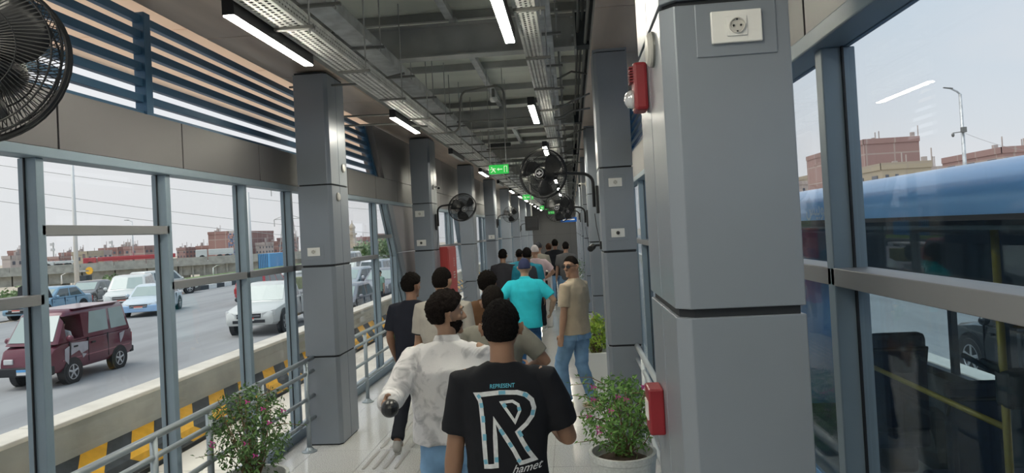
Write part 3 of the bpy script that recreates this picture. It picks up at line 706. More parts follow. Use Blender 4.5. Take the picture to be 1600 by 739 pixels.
# red cabinet
t = thing('fire_hose_cabinet', 'tall red fire cabinet against the road-side wall beyond the second column', 'cabinet', (-2.42, 12.85, 0))
MB().box(-2.62, -2.31, 12.42, 13.32, .55, 1.87).build('body', MT['redw'], t, bevel=.006)
MB().box(-2.31, -2.298, 12.45, 13.29, .6, 1.84).build('door', MT['redw'], t, bevel=.004)
MB().box(-2.62, -2.31, 12.5, 13.25, 0, .55).build('plinth', MT['steel'], t)
mm = MB()
for k in range(4): mm.box(-2.298, -2.296, 12.98, 13.02 + .02 * (k % 2), 1.62 - .045 * k, 1.65 - .045 * k)
for k in range(3): mm.box(-2.298, -2.296, 12.9, 13.1, 1.36 - .05 * k, 1.385 - .05 * k)
mm.build('lettering', MT['offw'], t, fix=False)
# ---- railings
def railing(label, x, y0, y1, posts, m='rail', zs=(.90, .77, .52, .30), r=.024, wallret=None):
    t = thing('railing', label, 'railing', (x, y0, 0))
    for k, z in enumerate(zs): MB().cyl((x, y0, z), (x, y1, z), r if k == 0 else r * .8, n=12).build('rail', MT[m], t, smooth=True)
    for y in posts:
        p = MB().cyl((x + .0, y, 0.01), (x, y, zs[0]), .024, n=12).build('post', MT[m], t, smooth=True)
        MB().disc_lathe([(.075, 0), (.075, .008), (.045, .02), (.028, .045)], c=(x, y, 0), n=20).build('floor_flange', MT[m], p)
    return t
railing('grey tube railing before the nearest road-side windows', -2.72, 1.0, 6.78, [1.4, 3.0, 4.12, 4.78, 5.62, 6.6])
railing('grey tube railing beyond the column beside the shrub', -2.72, 7.31, 11.83, [8.55, 9.9, 11.2])
railing('pale tube railing beside the nearest bus-side column', .58, 2.5, 6.78, [3.4, 5.0, 6.2], m='railw')
railing('pale tube railing at the bus-side windows before the camera', .72, -1.5, 1.85, [-.6, .6], m='railw')
railing('grey tube railing beyond the second road-side column', -2.72, 12.36, 16.88, [14, 15.6])
# ================================================================= OUTSIDE
def at(u, v, Y=None, z=None, X=None):
    """point on the sight line through a photograph pixel at a chosen distance, height or offset"""
    m = SC.camera.matrix_world.to_3x3(); d = m @ Vector(((u - 800) / FPX, -(v - 344.5) / FPX, -1.0))
    t = Y / d.y if Y is not None else ((z - CAMZ) / d.z if z is not None else X / d.x)
    return Vector((0, 0, CAMZ)) + d * t
g = struct('ground', 'sandy ground beyond the roads')
MB().box(-600, -40, -60, 700, -5.2, -4.6).build('lowland', MT['dirt'], g)
MB().box(40, 600, -60, 700, -5.2, -1.06).build('far_plain', MT['dirt'], g)
MB().box(-40, 40, -60, 700, -5.2, -1.06).build('embankment', MT['dirt'], g)
rd = struct('road', 'wide worn grey asphalt road beyond the barrier')
MB().box(-27.5, -5.3, -30, 300, -1.05, -1.0).build('asphalt', MT['asphalt'], rd)
MB().box(-39.5, -28.3, -30, 300, -1.05, -.99).build('asphalt', MT['asphalt'], rd)
MB().box(1.2, 5.6, -30, 300, -1.05, -1.0).build('asphalt', MT['asphalt'], rd); MB().box(5.9, 22, -30, 300, -1.05, -1.0).build('asphalt', MT['asphalt'], rd)
pv = struct('pavement', 'pale paving strip beside the building')
for k in range(26):
    MB().box(-4.68, -3.1, -3 + 2 * k + .006, -1 + 2 * k - .006, -1.0, -.30).build('paving_slab', MT['apron'], pv)
MB().box(.99, 1.25, -4, 60, -1.0, -.15).build('platform_edge', MT['conctop'], pv)
MB().box(-3.09, .98, -2, YEND, -1.0, -.26).build('platform_base', MT['concrete'], pv)
def barrier(label, x0, x1, zt, ks, kz, s):
    """concrete wall x0..x1 with a hazard striped kerb on the side facing the building (s=+1: building at +x)"""
    t = thing('concrete_barrier', label, 'barrier', ((x0 + x1) / 2, 0, -1))
    for k in range(18):
        a, b = -6 + 4 * k + .01, -2 + 4 * k - .01
        MB().box(x0, x1, a, b, -1, zt - .05).build('wall_segment', MT['concrete'], t)
        MB().box(x0 - .02, x1 + .02, a, b, zt - .05, zt).build('cap', MT['conctop'], t, bevel=.015)
    f = x1 if s > 0 else x0
    w = .40; y = -4.0; sh = .42
    for k in range(100):
        m = MT['kerby'] if k % 2 == 0 else MT['kerbk']
        a, b = y, y + .40
        Z0, Z1, Z2 = kz - .30, kz - .12, kz + .06
        xb = f + s * .26
        vs = [(f, a, Z2), (f, b, Z2), (xb, b - sh, Z1), (xb, a - sh, Z1), (xb, b - sh + .38, Z0), (xb, a - sh + .38, Z0), (f, a, Z0), (f, b, Z0)]
        mb = MB(); mb.add(vs, [(0, 1, 2, 3), (3, 2, 4, 5)]); o = mb.build('kerb_stripe', m, t, fix=False); y += .40
    MB().prism([(f, kz - .31), (f + s * .255, kz - .31), (f + s * .255, kz - .125), (f, kz + .055)], 'y', -4.4, 40).build('kerb_core', MT['concrete'], t)
    return t
barrier('long concrete barrier with a yellow and black kerb before the wide road', -5.3, -5.0, .475, 1, .03, 1)
barrier('low pale concrete barrier beyond the parked bus', 5.6, 5.9, -.32, -1, -.62, -1)
# second divider with black and white kerb
t = thing('striped_kerb', 'black and white painted kerb across the far carriageway', 'kerb', (-28, 50, -1))
for k in range(30):
    MB().box(-28.3, -27.5, 48 + 1.15 * k, 49.15 + 1.15 * k, -1, -.68).build('kerb_block', MT['kerbw'] if k % 2 else MT['kerbk'], t)
MB().box(-28.25, -27.9, 48, 110, -.68, -.35).build('low_wall', MT['concrete'], t)
tag(MB().box(-39, -29, 62, 110, -1, -.8).build('verge', MT['grassm']), 'green verge below the flyover', 'verge', kind='structure')
# flyover
fo = thing('flyover', 'long concrete flyover crossing behind the traffic', 'bridge', tuple(at(160, 440, Y=100)))
A, B = at(-120, 0, Y=88), at(560, 0, Y=118); A.z = B.z = 0
d = (B - A).normalized(); L_ = (B - A).length; ang = math.atan2(d.y, d.x)
T = Matrix.Translation(A) @ Matrix.Rotation(ang, 4, 'Z')
def fb(name, m, x0, x1, y0, y1, z0, z1): return MB().box(x0, x1, y0, y1, z0, z1, T).build(name, MT[m], fo)
nseg = 14
for k in range(nseg):
    a, b = L_ * k / nseg, L_ * (k + 1) / nseg
    fb('parapet', 'concrete', a + .05, b - .05, 0, .3, .0, .75); fb('deck', 'concrete', a, b, 0, 12, -.55, .0)
    for q in range(2): fb('girder', 'concrete', a + .1, b - .1, 1.2 + 4 * q, 2.2 + 4 * q, -2.1, -.55)
for k in (3, 5, 7, 9, 11, 13):
    a = L_ * k / nseg; fb('pier', 'concrete', a - 1.6, a + 1.6, 2, 9, -4.6, -2.1); 
for k in range(60): fb('web_rib', 'concrete', L_ * .45 + k * 1.7, L_ * .45 + k * 1.7 + .25, .8, 1.25, -3.3, -.55)
fb('retaining_wall', 'concrete', L_ * .55, L_, 1.25, 1.6, -4.6, -.55)
# ---- distant buildings
BM = {'brick': cells_mat('red_brick_frames', (0.34, 0.20, 0.18), (0.40, 0.31, 0.28), 3.2, 3.0), 'tan': cells_mat('tan_render', (0.44, 0.38, 0.29), (0.38, 0.33, .27), 6, 3.0),
      'grey': cells_mat('grey_render', (0.48, 0.42, 0.40), (0.52, 0.46, .42), 4, 3.0), 'pink': cells_mat('pink_brick', (0.36, 0.235, 0.22), (0.42, 0.34, 0.31), 4.2, 3.1)}  # brick, pink and tan wall colours have distance haze mixed in
winm = mat('dark_window', (0.10, 0.11, 0.14), 0.3)
def building(label, u0, u1, vt, Y, m, depth=14, rows=4, cols=5, win=True, zb=-4.6, extra=0):
    p, q = at(u0, vt, Y=Y), at(u1, vt, Y=Y)
    x0, x1 = p.x, q.x; zt = (p.z + q.z) / 2; t = thing('building', label, 'building', ((x0 + x1) / 2, Y + depth / 2, zb))
    MB().box(x0, x1, Y, Y + depth, zb, zt).build('walls', BM[m], t)
    mm = MB(); mm.box(x0 - .1, x1 + .1, Y - .1, Y + .2, zt, zt + .8); mm.box(x0 - .1, x0 + .2, Y, Y + depth, zt, zt + .8); mm.box(x1 - .2, x1 + .1, Y, Y + depth, zt, zt + .8); mm.build('roof_parapet', BM[m], t)
    if win:
        h = (zt - max(zb, -2)) / rows; w = (x1 - x0) / cols
        for r in range(rows):
            mm = MB()
            for c in range(cols):
                if random.random() < .25: continue
                xa = x0 + w * (c + .32); za = zt - h * (r + .72)
                mm.box(xa, xa + w * .34, Y - .05, Y + .3, za, za + h * .42)
                xe = x1 if (x0 + x1) < 0 else x0
            for c in range(3):
                ya = Y + depth * (c + .3) / 3
                sx = x1 if x0 < 0 else x0
                mm.box(sx - .1, sx + .1, ya, ya + depth / 8, zt - h * (r + .72), zt - h * (r + .3))
            mm.build('window', winm, t)
    mm = MB()
    for k in range(3 + extra):
        xx = x0 + (x1 - x0) * random.random(); yy = Y + 1 + random.random() * 3; hh = random.uniform(.6, 2.2); mm.box(xx, xx + .5, yy, yy + .5, zt, zt + hh); mm.cyl((xx + 1, yy, zt), (xx + 1, yy, zt + hh + 1), .08, n=5)
    mm.build('roof_clutter', BM['grey'], t)
    return t
building('tall red brick block left of the patterned wall, behind the flyover', 325, 357, 366, 190, 'brick', 30, 7, 5, win=False)
b_ = building('pale block wall with blue and pink patches beside the tall brick block', 357, 369, 365, 190, 'grey', 8, 7, 3, win=False)
mm = MB(); mn = MB()
p0, p1 = at(357, 365, Y=190), at(369, 410, Y=190)
for r in range(16):
    for c in range(5):
        xx = p0.x + (p1.x - p0.x) * (c + random.random() * .3) / 5; zz = p0.z - (p0.z - p1.z) * r / 16
        (mm if random.random() < .45 else mn).box(xx, xx + .32 * random.uniform(.8, 1.3), 189.6, 190, zz - .35, zz) if random.random() < .75 else None
mm.build('blue_patches', mat('patch_blue', (.16, .24, .42), .8), b_); mn.build('pink_patches', mat('patch_pink', (.55, .32, .3), .8), b_)
BL = [('low red block at the far left window edge', 3, 16, 405, 150, 'grey'), ('square red brick house in the leftmost window', 12, 34, 396, 170, 'brick'), ('low red row right of the mullion at the far left', 74, 92, 405, 200, 'pink'),
      ('brick houses above the leftmost part of the flyover', 92, 118, 398, 210, 'brick'), ('tan house with a flat roof behind the tall lamp post', 112, 136, 398, 160, 'tan'), ('brown building right of the tan house', 136, 154, 396, 190, 'grey'),
      ('wide red brick building behind the red truck', 154, 184, 391, 200, 'brick'), ('small pale house between two brick buildings', 186, 194, 389, 210, 'tan'), ('red brick building with a flat roof, right of the pale house', 193, 226, 389, 185, 'pink'),
      ('low hazy red row at the right edge of the second window', 226, 246, 397, 230, 'brick'), ('low red house left of the tall brick block', 276, 290, 391, 200, 'pink'), ('hazy grey low blocks beside the tall brick block', 290, 308, 394, 230, 'grey'),
      ('stepped brick house touching the tall brick block', 306, 326, 388, 200, 'brick'), ('grey house with blue shutters in the fourth window', 399, 414, 383, 200, 'grey'), ('long red brick block in the fourth window', 414, 434, 381, 210, 'brick'),
      ('taller red block behind the pylon', 433, 455, 375, 220, 'pink'), ('red brick row behind the minaret', 541, 580, 374, 230, 'brick'), ('pink brick row right of the minaret', 589, 622, 368, 220, 'pink')]
for l, u0, u1, vt, Y, m in BL: building(l, u0, u1, vt, Y, m, 6, 2 + (vt < 392), 3)
building('big pink brick block above the bus roof', 1350, 1436, 223, 110, 'pink', 26, 6, 5, win=False, zb=-1.1)
building('tan house with dark windows before the big pink block', 1378, 1455, 263, 85, 'tan', 12, 4, 5, zb=-1.1)
building('long grey roofline right of the tan house', 1452, 1515, 266, 120, 'grey', 12, 3, 6, zb=-1.1, extra=4)
building('small brick house with three windows at the right edge', 1567, 1640, 237, 90, 'pink', 14, 5, 5, zb=-1.1)
building('grey block in the narrow pane beside the nearest column', 1240, 1282, 288, 150, 'grey', 14, 4, 4, zb=-1.1, extra=3)
building('taller tan block in the narrow pane beside the nearest column', 1270, 1282, 277, 160, 'tan', 14, 4, 2, zb=-1.1)
# minaret
p = at(552, 392, Y=190); t = thing('minaret', 'slim pale minaret with a balcony and pointed top', 'tower', (p.x, p.y, -4.6))
top = at(550, 345, Y=190).z; h = top - p.z
MB().box(p.x - .95, p.x + .95, 189, 191, -4.6, p.z + h * .42).build('shaft', BM['tan'], t)
MB().disc_lathe([(.9, 0), (.9, h * .12), (1.3, h * .14), (1.3, h * .19), (.75, h * .19), (.75, h * .34), (.95, h * .35), (.9, h * .40), (.5, h * .47), (.15, h * .52), (.05, h * .62)], c=(p.x, 190, p.z + h * .40), n=12).build('balcony_tower', BM['tan'], t)
# lamp posts
def post(label, u, vb, vt, Y, r, arm=0, zb=None, m='galv', n='lamp_post', armdir=1, head=True):
    b, tp = at(u, vb, Y=Y), at(u, vt, Y=Y); zb = b.z if zb is None else zb
    t = thing(n, label, 'lamp post', (b.x, b.y, zb))
    MB().cyl((b.x, b.y, zb), (b.x, b.y, tp.z), r, r * .55, n=10).build('pole', MT[m], t, smooth=True)
    if arm:
        MB().tube([(b.x, b.y, tp.z - .02), (b.x + armdir * arm * .5, b.y, tp.z + arm * .22), (b.x + armdir * arm, b.y, tp.z + arm * .30)], r * .45, 8).build('arm', MT[m], t)
        MB().box(b.x + armdir * arm - .35, b.x + armdir * arm + .35, b.y - .15, b.y + .15, tp.z + arm * .26, tp.z + arm * .34).build('lamp_head', MT['cond'], t)
    return t
post('very tall thick white mast crossing the second window', 121, 455, 225, 56, .20, zb=-1, m='white')
post('thin lamp post left of the tall mast', 113, 420, 400, 120, .12, zb=-4.6, arm=0)
post('slim lamp post with a small head, right half of the second window', 209, 412, 346, 104.5, .14, arm=.9, zb=.0, armdir=-1)
post('short curved white lamp below the flyover, left of the tall mast', 97, 455, 430, 70, .09, arm=.9, zb=-1, m='white', armdir=1)
post('short curved white lamp before the flyover in the third window', 334, 440, 418, 70, .09, arm=.9, zb=-1, m='white', armdir=1)
post('thick white mast at the edge of the fourth window', 393, 430, 300, 60, .22, zb=-1, m='white')
p = at(1509, 270, Y=30); tp = at(1500, 147, Y=30)
t = thing('lamp_post', 'street lamp with a bent arm and a small camera above the bus', 'lamp post', (p.x, p.y, -1))
MB().cyl((p.x, 30, -1), (tp.x, 30, tp.z), .10, .06, n=10).build('pole', MT['galv'], t, smooth=True)
hd = at(1474, 137, Y=30); MB().tube([(tp.x, 30, tp.z), (tp.x - .12, 30, tp.z + .12), (hd.x + .25, 30, hd.z - .03)], .04, 8).build('arm', MT['galv'], t)
MB().tube([(hd.x + .35, 30, hd.z - .06), (hd.x, 30, hd.z)], [.07, .05], 8, flat=.5).build('lamp_head', MT['cond'], t)
cb = at(1503, 203, Y=30); MB().box(cb.x - .09, cb.x + .09, 29.8, 29.95, cb.z - .12, cb.z + .1).build('junction_box', MT['cond'], t)
cc = at(1489, 211, Y=29.9); MB().tube([(cb.x, 29.9, cb.z - .08), (cc.x, 29.9, cb.z - .12), (cc.x, 29.9, cc.z + .05)], .02, 6).build('camera_arm', MT['cond'], t)
MB().sphere((cc.x, 29.9, cc.z), (.06, .06, .09), 10, 8).build('dome_camera', MT['cond'], t, smooth=True)
# lattice pylon
b0, tp = at(449, 402, Y=150), at(453, 300, Y=150)
t = thing('power_pylon', 'lattice power pylon with cross-arms in the fourth window', 'pylon', (b0.x, 150, -4.6))
m = MB(); zb, zt, wb_ = -4.6, tp.z + 1.5, 3.6
def leg(sx, sy, f): w = wb_ * (1 - f) ** 1.15 * .5 + .25; return Vector((b0.x + .5 + sx * w, 150 + sy * w, zb + (zt - zb) * f))
for sx in (-1, 1):
    for sy in (-1, 1): m.tube([leg(sx, sy, f / 8) for f in range(9)], .09, 4)
m.build('leg_frame', MT['steel'], t); m = MB()
for k in range(8):
    for sy in (-1, 1): m.tube([leg(-1, sy, k / 8), leg(1, sy, (k + 1) / 8)], .06, 3); m.tube([leg(1, sy, k / 8), leg(-1, sy, (k + 1) / 8)], .06, 3)
m.build('lattice', MT['steel'], t); m = MB()
for f, L2 in ((.62, 3.2), (.97, 3.6)):
    c = leg(0, 0, f); c.x = b0.x + .5
    m.tube([c - Vector((L2, 0, 0)), c, c + Vector((L2, 0, 0))], .07, 4); m.tube([c - Vector((L2, 0, 0)), c + Vector((0, 0, 1.1)), c + Vector((L2, 0, 0))], .06, 4); m.cyl(c - Vector((L2, 0, 0)), c - Vector((L2, 0, 1.6)), .10, n=5)
m.build('cross_arm', MT['steel'], t)
for u, v, Y, lb in ((84, 393, 240, 'hazy mobile mast with antennas in the second window'), (176, 390, 260, 'thin hazy mast right of the red truck'), (195, 388, 250, 'hazy mast on a roof beside the slim lamp post')):
    b, q = at(u, 405, Y=Y), at(u, {84: 379, 176: 376, 195: 381}[u], Y=Y); t = thing('antenna_mast', lb, 'mast', (b.x, Y, -4.6))
    MB().cyl((b.x, Y, -4.6), (b.x, Y, q.z), .22, n=6).build('pole', MT['steel'], t)
    m = MB(); [m.box(b.x - 1.1 + .2 * k, b.x - .6 + .2 * k + .8, Y - .3, Y + .3, q.z - 1.2 - 2.0 * k, q.z - .2 - 2.0 * k) for k in range(2)]; m.build('antenna', MT['galv'], t)
# power lines
for k, (u0, v0, u1, v1) in enumerate(((-200, 228, 700, 335), (-200, 262, 700, 372), (-200, 286, 700, 385))):
    a, b = at(u0, v0, Y=70), at(u1, v1, Y=150)
    pts = [a.lerp(b, q / 24) - Vector((0, 0, 1.2 * (1 - (2 * q / 24 - 1) ** 2))) for q in range(25)]
    tag(MB().tube(pts, .035, 4).build('power_line', MT['steel']), '%s overhead power line crossing the sky of the left windows' % ['highest', 'middle', 'lowest'][k], 'power line')
a, b = at(1505, 207, Y=30), at(1640, 236, Y=40)
tag(MB().tube([a.lerp(b, q / 12) - Vector((0, 0, .25 * (1 - (2 * q / 12 - 1) ** 2))) for q in range(13)], .008, 4).build('cable', MT['steel']), 'thin cable sagging from the street lamp to the right', 'cable')
# far trees
def tree(label, x, y, zb, h, r):
    t = thing('tree', label, 'tree', (x, y, zb))
    MB().cyl((x, y, zb), (x, y, zb + h * .6), .18, .1, n=6).build('trunk', MT['stem'], t)
    m = MB()
    for _ in range(420):
        v = Vector((random.gauss(0, 1), random.gauss(0, 1), random.gauss(0, .8))).normalized() * r * random.uniform(.5, 1.0)
        c = Vector((x, y, zb + h * .68)) + v; s = .22 * r / 1.5; q = Vector((random.uniform(-1, 1), random.uniform(-1, 1), random.uniform(-1, 1))).normalized(); w = q.orthogonal().normalized()
        m.add([c - q * s, c + w * s * .6, c + q * s, c - w * s * .6], [(0, 1, 2, 3)])
    m.build('foliage', MT['leafgrey'], t, fix=False); m = MB(); m.sphere((x, y, zb + h * .68), (r * .7, r * .7, r * .6), 10, 7); m.build('inner_foliage', MT['grassm'], t)
tree('pale green tree behind the parked cars, left', *at(570, 408, Y=70).xy, -1, 2.7, 1.3); tree('pale green tree behind the parked cars, right', *at(607, 400, Y=75).xy, -1, 3.2, 1.5)
tree('small green bush tree under the flyover in the second window', *at(175, 442, Y=95).xy, -4.6, 2.9, 1.8); tree('green bush at the far left under the flyover', *at(10, 455, Y=75).xy, -4.6, 2.3, 1.7); tree('second green bush at the far left under the flyover', *at(40, 452, Y=84).xy, -4.6, 2.3, 1.7)
# ---- vehicles (local frame: front towards +y, wheels on z=0)
MT['tyre'] = mat('tyre_rubber', (.03, .032, .035), .8); MT['alloy'] = mat('alloy_wheel', (.55, .56, .58), .3, .7); MT['carglass'] = mat('car_glass', (.09, .12, .13), .08, .0, spec=.9)
MT['carglass2'] = mat('pale_car_glass', (.36, .44, .42), .1, .0, spec=.8); MT['hl'] = mat('headlamp_glass', (.7, .72, .72), .15, .3); MT['tl'] = mat('tail_lamp', (.45, .03, .03), .25); MT['chrome'] = mat('chrome_trim', (.6, .6, .62), .2, .9)
MT['plateb'] = mat('plate_blue', (.10, .35, .70), .5); MT['plater'] = mat('plate_red', (.65, .10, .06), .5); MT['primer'] = mat('primer_patch', (.42, .40, .43), .6, var=.1); MT['skin2'] = mat('arm_skin', (.30, .16, .10), .6)
paint = {}
def PT(k, c):
    if k not in paint: paint[k] = mat('car_paint_' + k, c, .28, .1, coat=.5, var=.03, scale=1)
    return paint[k]
def vehicle(label, kind, col, loc, heading, s=1.0, plate='plater', g='carglass', name='car', extra=None):
    D = dict(sedan=dict(L=4.3, W=1.70, zb=.22, belt=.88, top=1.42, hood=.86, gb=(-1.60, 1.02), gt=(-1.05, .25), wb=(-1.28, 1.32), wr=.31, tail=.92),
             suv=dict(L=4.6, W=1.82, zb=.32, belt=1.05, top=1.74, hood=1.05, gb=(-2.1, 1.12), gt=(-1.85, .45), wb=(-1.35, 1.42), wr=.37, tail=1.05),
             pickup=dict(L=5.1, W=1.80, zb=.36, belt=1.08, top=1.72, hood=1.06, gb=(-.62, 1.25), gt=(-.40, .55), wb=(-1.55, 1.55), wr=.38, tail=1.08),
             van=dict(L=3.25, W=1.42, zb=.34, belt=1.08, top=1.86, hood=.98, gb=(-1.55, 1.46), gt=(-1.38, .98), wb=(-.95, .93), wr=.29, tail=1.08))[kind]
    t = thing(name, label, 'van' if kind == 'van' else ('pickup truck' if kind == 'pickup' else 'car'), loc, heading); t.scale = (s, s, s)
    m_ = PT(*col); L, W = D['L'], D['W']; hw = W / 2
    B = lambda mb, nm, mt, par=t, **k: mb.build(nm, mt, par, world=False, **k)
    st = []
    y0, y1 = -L / 2, L / 2
    bt, hd = D['tail'], D['hood']
    if kind == 'van': prof = [(y0, .42, 1.0, .90), (y0 + .06, .36, 1.08, .97), (-1.3, .34, 1.08, 1), (-.3, .34, 1.08, 1), (.8, .34, 1.08, 1), (1.25, .34, 1.06, .99), (1.5, .36, .98, .95), (y1, .42, .80, .88)]
    else: prof = [(y0, D['zb'] + .2, bt - .22, .84), (y0 + .10, D['zb'] + .06, bt - .03, .93), (y0 + .5, D['zb'], bt, .985), (D['gb'][0] + .2, D['zb'], D['belt'], 1), (0, D['zb'], D['belt'], 1), (D['gb'][1] - .1, D['zb'], D['belt'], 1), (D['gb'][1] + .25, D['zb'], hd - .03, .985), (y1 - .35, D['zb'], hd - .12, .95), (y1 - .08, D['zb'] + .04, hd - .22, .88), (y1, D['zb'] + .15, hd - .34, .78)]
    rings = []
    for (y, zl, zh, f) in prof:
        w = hw * f; h = zh - zl
        rings.append([Vector(p) for p in ((-w * .90, y, zl), (-w, y, zl + h * .16), (-w * 1.005, y, zl + h * .55), (-w * .965, y, zh - .05), (-w * .88, y, zh), (0, y, zh + .03), (w * .88, y, zh), (w * .965, y, zh - .05), (w * 1.005, y, zl + h * .55), (w, y, zl + h * .16), (w * .90, y, zl))])
    bd = B(MB().loft(rings), 'body', m_, smooth=True); bd.modifiers.new('e', 'EDGE_SPLIT').split_angle = math.radians(35)
    # greenhouse
    (a, b), (c, d) = D['gb'], D['gt']; z0, z1 = D['belt'] - .02, D['top']; wb_, wt = hw * .955, hw * .80
    V = [Vector((sx * w, y, z)) for (w, z, ys) in ((wb_, z0, (a, b)), (wt, z1 - .05, (c, d))) for y in ys for sx in (-1, 1)]
    gr = []
    for f in (0, .35, .7, .93, 1.0):
        yb, yf = a + (c - a) * f, b + (d - b) * f; w = wb_ + (wt - wb_) * f; z = z0 + (z1 - z0 - .03) * f
        if f == 1.0: w -= .07; yb += .07; yf -= .09; z = z1
        gr.append([Vector(p) for p in ((-w, yb + .05, z), (-w * .93, yb, z), (0, yb - .03, z), (w * .93, yb, z), (w, yb + .05, z), (w, (yb + yf) / 2, z), (w, yf - .06, z), (w * .9, yf, z), (0, yf + .07, z), (-w * .9, yf, z), (-w, yf - .06, z), (-w, (yb + yf) / 2, z))])
    cb = B(MB().loft(gr), 'cabin', m_, smooth=True); cb.modifiers.new('e', 'EDGE_SPLIT').split_angle = math.radians(40)
    gm = MT[g]
    def onside(sx, ylo, yhi, f0, f1, nm='side_window', mt=None, off=.006):
        def P(q, f):
            yb, yf = a + (c - a) * f, b + (d - b) * f; return Vector((sx * (wb_ + (wt - wb_) * f + off), yb + (yf - yb) * q, z0 + (z1 - z0 - .03) * f))
        m = MB(); o = [P(ylo, f0), P(yhi, f0), P(yhi, f1), P(ylo, f1)]; n = Vector((sx, 0, .2)) * .012
        m.loft([o, [p - n for p in o]]); return B(m, nm, mt or gm)
    sp = {'sedan': ((.10, .46), (.50, .90)), 'suv': ((.04, .24), (.28, .56), (.60, .92)), 'pickup': ((.10, .88),), 'van': ((.05, .29), (.33, .61), (.655, .90))}[kind]
    for sx in (-1, 1):
        for k, (p, q) in enumerate(sp):
            if kind == 'van' and k == 2 and sx == -1: onside(sx, p, q, .14, .86, 'open_window', MT['gasket'], .002); continue
            onside(sx, p, q, .14, .86)
    for nm, (yy0, yy1, sg) in {'windscreen': (b, d, 1), 'rear_window': (a, c, -1)}.items():
        m = MB(); pts = []
        for f in (.10, .88):
            w = (wb_ + (wt - wb_) * f) * .86; y = yy0 + (yy1 - yy0) * f + sg * .035; z = z0 + (z1 - z0 - .03) * f
            pts.append([Vector((-w, y - sg * .012, z)), Vector((0, y + sg * (.045 if sg > 0 else .012), z)), Vector((w, y - sg * .012, z))])
        vs = pts[0] + pts[1]; m.add(vs + [p - Vector((0, sg * .03, 0)) for p in vs], [(0, 1, 4, 3), (1, 2, 5, 4), (6, 9, 10, 7), (7, 10, 11, 8), (0, 3, 9, 6), (2, 8, 11, 5), (3, 4, 10, 9), (4, 5, 11, 10), (0, 6, 7, 1), (1, 7, 8, 2)])
        B(m, nm, MT['carglass2'] if (nm == 'windscreen') else gm)
    # wheels
    R = D['wr']
    for yw in D['wb']:
        for sx in (-1, 1):
            M4 = Matrix.Translation((sx * (hw - .085), yw, R)) @ Matrix.Rotation(math.radians(90 * sx), 4, 'Y')
            A4 = Matrix.Translation((sx * (hw - .16), yw, R + .02)) @ Matrix.Rotation(math.radians(90 * sx), 4, 'Y')
            B(MB().disc_lathe([(R * 1.2, 0), (R * 1.2, .164), (R * 1.1, .1645)], n=28, mtx=A4), 'wheel_arch', MT['gasket'])
            w = B(MB().disc_lathe([(R * .6, -.08), (R * .93, -.08), (R, -.05), (R, .07), (R * .94, .10), (R * .68, .105), (R * .64, .08)], n=28, mtx=M4), 'wheel', MT['tyre'], smooth=False)
            m = MB(); m.disc_lathe([(R * .66, .07), (R * .66, .098), (R * .6, .098), (R * .56, .05), (.001, .05)], n=24, mtx=M4)
            for k in range(5):
                an = 2 * math.pi * k / 5; ca, sa = math.cos(an), math.sin(an)
                m.tube([M4 @ Vector((ca * R * .08, sa * R * .08, .085)), M4 @ Vector((ca * R * .62, sa * R * .62, .09))], [(R * .12, .012), (R * .08, .01)], 6, ref=tuple(M4.to_3x3() @ Vector((0, 0, 1))))
            m.disc_lathe([(R * .17, .05), (R * .17, .098), (.001, .1)], n=12, mtx=M4); m.build('rim', MT['alloy'], w, world=False)
    # front details
    yf = y1 + .005; zc = D['zb']
    if kind == 'van':
        B(MB().box(-hw * .94, hw * .94, y1 - .12, y1 + .07, .34, .56), 'front_bumper', MT['gasket'], bevel=.03); B(MB().box(-hw * .94, hw * .94, y0 - .07, y0 + .1, .36, .54), 'rear_bumper', MT['gasket'], bevel=.03)
        for sx in (-1, 1): B(MB().box(sx * .42 - .12, sx * .42 + .12, y1 - .08, y1 + .03, .64, .77), 'headlamp', MT['hl'], bevel=.02)
        B(MB().box(-.17, .17, y1 + .07, y1 + .08, .385, .52), 'number_plate', MT['white'])
        B(MB().box(-.17, .17, y1 + .078, y1 + .085, .46, .52), 'plate_band', MT[plate])
    else:
        B(MB().box(-hw * .45, hw * .45, y1 - .14, y1 + .03, hd - .42, hd - .27), 'grille', MT['gasket'], bevel=.01)
        B(MB().box(-hw * .43, hw * .43, y1 + .02, y1 + .04, hd - .36, hd - .325), 'grille_bar', MT['chrome'])
        B(MB().box(-hw * .6, hw * .6, y1 - .10, y1 + .025, zc + .12, zc + .22), 'lower_intake', MT['gasket'])
        for sx in (-1, 1):
            m = MB(); m.loft([[Vector((sx * p[0], p[1], p[2])) for p in r] for r in ([(hw * .50, y1 + .012, hd - .40), (hw * .50, y1 + .012, hd - .26), (hw * .50, y1 - .1, hd - .26), (hw * .50, y1 - .1, hd - .40)], [(hw * .93, y1 - .16, hd - .36), (hw * .93, y1 - .18, hd - .17), (hw * .88, y1 - .3, hd - .17), (hw * .88, y1 - .3, hd - .36)])]); B(m, 'headlamp', MT['hl'])
        B(MB().box(-.19, .19, y1 + .03, y1 + .04, zc + .20, zc + .30), 'number_plate', MT['white']); B(MB().box(-.19, .19, y1 + .038, y1 + .046, zc + .255, zc + .30), 'plate_band', MT[plate])
    for sx in (-1, 1):
        B(MB().box(sx * hw * .82 - .07, sx * hw * .82 + .07, y0 - .02, y0 + .1, bt - .42, bt - .15), 'tail_lamp', MT['tl'], bevel=.01)
        B(MB().sphere((sx * (hw + .09), D['gb'][1] - .32, z0 + .10), (.10, .06, .085), 10, 7), 'wing_mirror', m_ if kind != 'pickup' else MT['gasket'], smooth=True)
        # door seams and handles
        ys = {'sedan': (-.75, .05, .95), 'suv': (-.95, 0, 1.0), 'pickup': (-.35, 1.05), 'van': (-.48, .33, 1.02)}[kind]
        m = MB()
        for y in ys: m.box(min(sx * hw * .97, sx * (hw + .008)), max(sx * hw * .97, sx * (hw + .008)), y - .008, y + .008, D['zb'] + .12, z0 + .02)
        B(m, 'door_seam', MT['gasket'])
